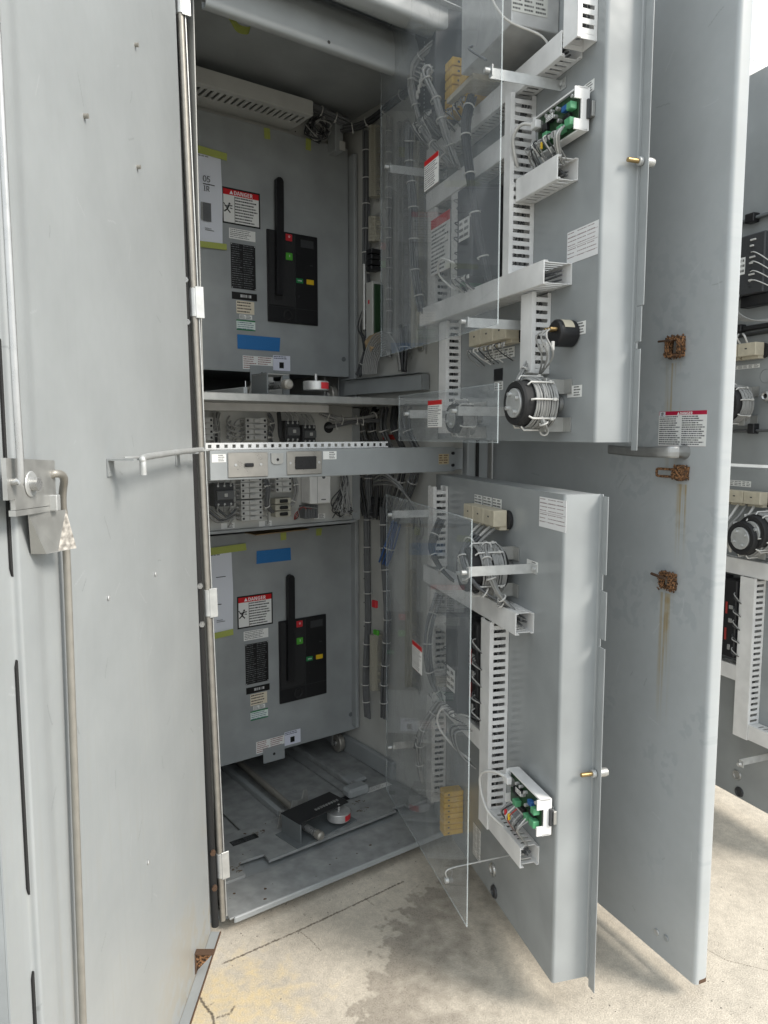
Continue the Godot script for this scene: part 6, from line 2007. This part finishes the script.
	card("test_sticker", n, M.p_green, 0.419, 0.498, 0.156, 0.195, 0.0)
	card("safety_sticker", n, M.p_wide, 0.442, 0.572, 0.010, 0.061, 0.0)
	card("lock_sticker", n, M.p_lock, 0.573, 0.650, 0.011, 0.070, 0.0)
	return n

# ------------------------------------------------------------------ tape and paper
# strip of tape stuck on a plate, with torn ends and a slightly lifted surface
func tape(called: String, label: String, m: Material, p: Vector3, w: float, h: float, tilt := 0.0, group := "") -> void:
	var st := new_st()
	var nx := 10
	var pts := []
	for k in nx + 1:
		var x := -w * 0.5 + w * k / nx
		var j0 := 0.0
		var j1 := 0.0
		if k == 0 or k == nx:
			j0 = rng.randf_range(-0.06, 0.06) * minf(h, w)
			j1 = rng.randf_range(-0.06, 0.06) * minf(h, w)
		var z := 0.0006 + 0.0010 * rng.randf()
		pts.append([Vector3(x + j0, -h * 0.5, z), Vector3(x + j1, h * 0.5, z + 0.0004)])
	for k in nx:
		var a: Vector3 = pts[k][0]
		var b: Vector3 = pts[k + 1][0]
		var c: Vector3 = pts[k + 1][1]
		var e: Vector3 = pts[k][1]
		tri(st, a, b, c, Vector3.BACK)
		tri(st, a, c, e, Vector3.BACK)
		var u := Vector3(0, 0, -0.0004)
		tri(st, a + u, b + u, c + u, Vector3.FORWARD)
		tri(st, a + u, c + u, e + u, Vector3.FORWARD)
		tri(st, a, b, b + u, Vector3.DOWN)
		tri(st, a, b + u, a + u, Vector3.DOWN)
		tri(st, e, c, c + u, Vector3.UP)
		tri(st, e, c + u, e + u, Vector3.UP)
	var o := mi(numbered(called), st.commit(), m, self)
	o.transform = at(FA, p) * Transform3D(Basis(Vector3(0, 0, 1), deg_to_rad(tilt)), Vector3.ZERO)
	tag(o, label, "tape", group)

func sheet_of_paper(x0: float, x1: float, y0: float, y1: float, label: String, upper: bool) -> void:
	var n := thing("paper_sheet", label, "paper", at(FA, Vector3((x0 + x1) * 0.5, y0, -0.7 + 0.0012)))
	var st := new_st()
	var w := x1 - x0
	var h := y1 - y0
	var nx := 6
	var ny := 10
	var zf := func(i: int, j: int) -> float:
		var u := float(i) / nx
		var v := float(j) / ny
		return 0.0012 + 0.006 * sin(v * PI) * (0.4 + 0.6 * u) + 0.002 * sin(v * 9.0 + u * 3.0) * sin(v * PI)
	for i in nx:
		for j in ny:
			var q := []
			for c in [[0, 0], [1, 0], [1, 1], [0, 0], [1, 1], [0, 1]]:
				var ii: int = i + c[0]
				var jj: int = j + c[1]
				q.append([Vector3(-w * 0.5 + w * ii / nx, h * jj / ny, zf.call(ii, jj)), Vector2(float(ii) / nx, 1.0 - float(jj) / ny)])
			for k in [0, 2, 1, 3, 5, 4]:
				st.set_normal(Vector3.BACK)
				st.set_uv(q[k][1])
				st.add_vertex(q[k][0])
	mi("page", st.commit(), M.p_paper, n)
	if upper:
		text("page_text", n, M.ink, "05", 0.020, Vector3(w * 0.5 - 0.062, h * 0.715, 0.0105), false)
		bx("page_rule", n, M.ink, Vector3(w * 0.5 - 0.075, h * 0.655, 0.0085), Vector3(w * 0.5 - 0.03, h * 0.665, 0.0092), 0.0001)
		text("page_text", n, M.ink, "IR", 0.018, Vector3(w * 0.5 - 0.062, h * 0.605, 0.0105), false)
		bx("page_picture", n, M.cable_mid, Vector3(w * 0.5 - 0.078, h * 0.24, 0.0085), Vector3(w * 0.5 - 0.046, h * 0.45, 0.0092), 0.0001)
		bx("page_picture", n, M.cable, Vector3(w * 0.5 - 0.085, h * 0.25, 0.0080), Vector3(w * 0.5 - 0.0785, h * 0.45, 0.0090), 0.0001)
	else:
		bx("page_rule", n, M.ink, Vector3(w * 0.5 - 0.07, h * 0.70, 0.0085), Vector3(w * 0.5 - 0.03, h * 0.708, 0.0092), 0.0001)
		bx("page_rule", n, M.ink, Vector3(w * 0.5 - 0.07, h * 0.36, 0.0085), Vector3(w * 0.5 - 0.05, h * 0.368, 0.0092), 0.0001)
	for k in 2:
		bx("page_line", n, M.cable_mid, Vector3(w * 0.5 - 0.07, h * (0.16 - 0.02 * k), 0.0060), Vector3(w * 0.5 - 0.045 + 0.01 * k, h * (0.166 - 0.02 * k), 0.0066), 0.0001)

func make_stuck_on_things() -> void:
	var z := -0.6990
	sheet_of_paper(0.155, 0.368, 2.198, 2.510, "white instruction sheet taped to the upper breaker front", true)
	sheet_of_paper(0.165, 0.377, 0.725, 1.040, "white instruction sheet taped to the lower breaker front", false)
	tape("green_tape", "yellow-green tape holding the top of the upper breaker's paper sheet", M.tape_green, Vector3(0.315, 2.520, z + 0.006), 0.15, 0.026, -3)
	tape("green_tape", "yellow-green tape holding the bottom of the upper breaker's paper sheet", M.tape_green, Vector3(0.312, 2.190, z + 0.006), 0.14, 0.022, 2)
	tape("green_tape", "short upright yellow-green tape at the upper breaker's top edge, nearer the paper sheet", M.tape_green, Vector3(0.562, 2.640, z), 0.024, 0.040, 3)
	tape("green_tape", "short upright yellow-green tape at the upper breaker's top edge, nearer the coiled wires", M.tape_green, Vector3(0.743, 2.640, z), 0.024, 0.044, -2)
	tape("blue_tape", "strip of blue painter's tape below the upper breaker's stickers", M.tape_blue, Vector3(0.512, 1.849, z), 0.182, 0.054, 0)
	tape("blue_tape", "strip of blue painter's tape above the lower breaker's danger label", M.tape_blue, Vector3(0.562, 1.006, z), 0.158, 0.052, 0)
	tape("green_tape", "yellow-green tape holding the top of the lower breaker's paper sheet", M.tape_green, Vector3(0.36, 1.052, z + 0.006), 0.155, 0.028, 2)
	tape("green_tape", "yellow-green tape holding the bottom of the lower breaker's paper sheet", M.tape_green, Vector3(0.305, 0.718, z + 0.006), 0.14, 0.024, 3)
	tape("green_tape", "small yellow-green tape under the device plate, above the blue tape", M.tape_green, Vector3(0.608, 1.083, z), 0.026, 0.034, 2)
	tape("green_tape", "small yellow-green tape under the device plate, near its wire tangle", M.tape_green, Vector3(0.777, 1.086, z), 0.026, 0.030, -2)
	# scrap of tape hanging from the header
	var st := new_st()
	var pts := [Vector3(0.125, 2.722, -0.14), Vector3(0.150, 2.690, -0.14), Vector3(0.175, 2.668, -0.145), Vector3(0.212, 2.676, -0.155), Vector3(0.228, 2.695, -0.17)]
	var sp := spline(pts, 4)
	for k in sp.size() - 1:
		var a: Vector3 = sp[k]
		var b: Vector3 = sp[k + 1]
		var u := Vector3(0.008, 0.026, -0.004)
		tri(st, a, b, b + u, Vector3(0, -1, 0.3))
		tri(st, a, b + u, a + u, Vector3(0, -1, 0.3))
	var o := mi(numbered("green_tape"), st.commit(), M.tape_green, self)
	o.transform = FA
	tag(o, "loose scrap of yellow-green tape hanging under the cabinet's ceiling", "tape")
	# crumpled brown paper and cardboard
	var cr := new_st()
	var c0 := Vector3(0.905, 1.86, -0.50)
	var ring := []
	for k in 9:
		ring.append(c0 + Vector3(rng.randf_range(-0.02, 0.02), sin(TAU * k / 9) * 0.045 + rng.randf_range(-0.012, 0.012), cos(TAU * k / 9) * 0.045 + rng.randf_range(-0.012, 0.012)))
	for k in 9:
		tri(cr, c0 + Vector3(-0.03, 0, 0), ring[k], ring[(k + 1) % 9], Vector3(-1, 0, 0.3))
	var ob := mi("crumpled_paper", cr.commit(), M.kraft, self)
	ob.transform = FA
	tag(ob, "crumpled brown paper stuffed beside the wall wiring above the bracket", "paper")
	var cb := mi("cardboard_strip", cbox(Vector3(0.24, 0.004, 0.10), 0.001), M.kraft, self)
	cb.transform = at(FA, Vector3(0.56, 1.112, -0.66)) * Transform3D(Basis(Vector3(0, 0, 1), 0.02), Vector3.ZERO)
	tag(cb, "brown cardboard strip lying on top of the lower breaker", "cardboard")
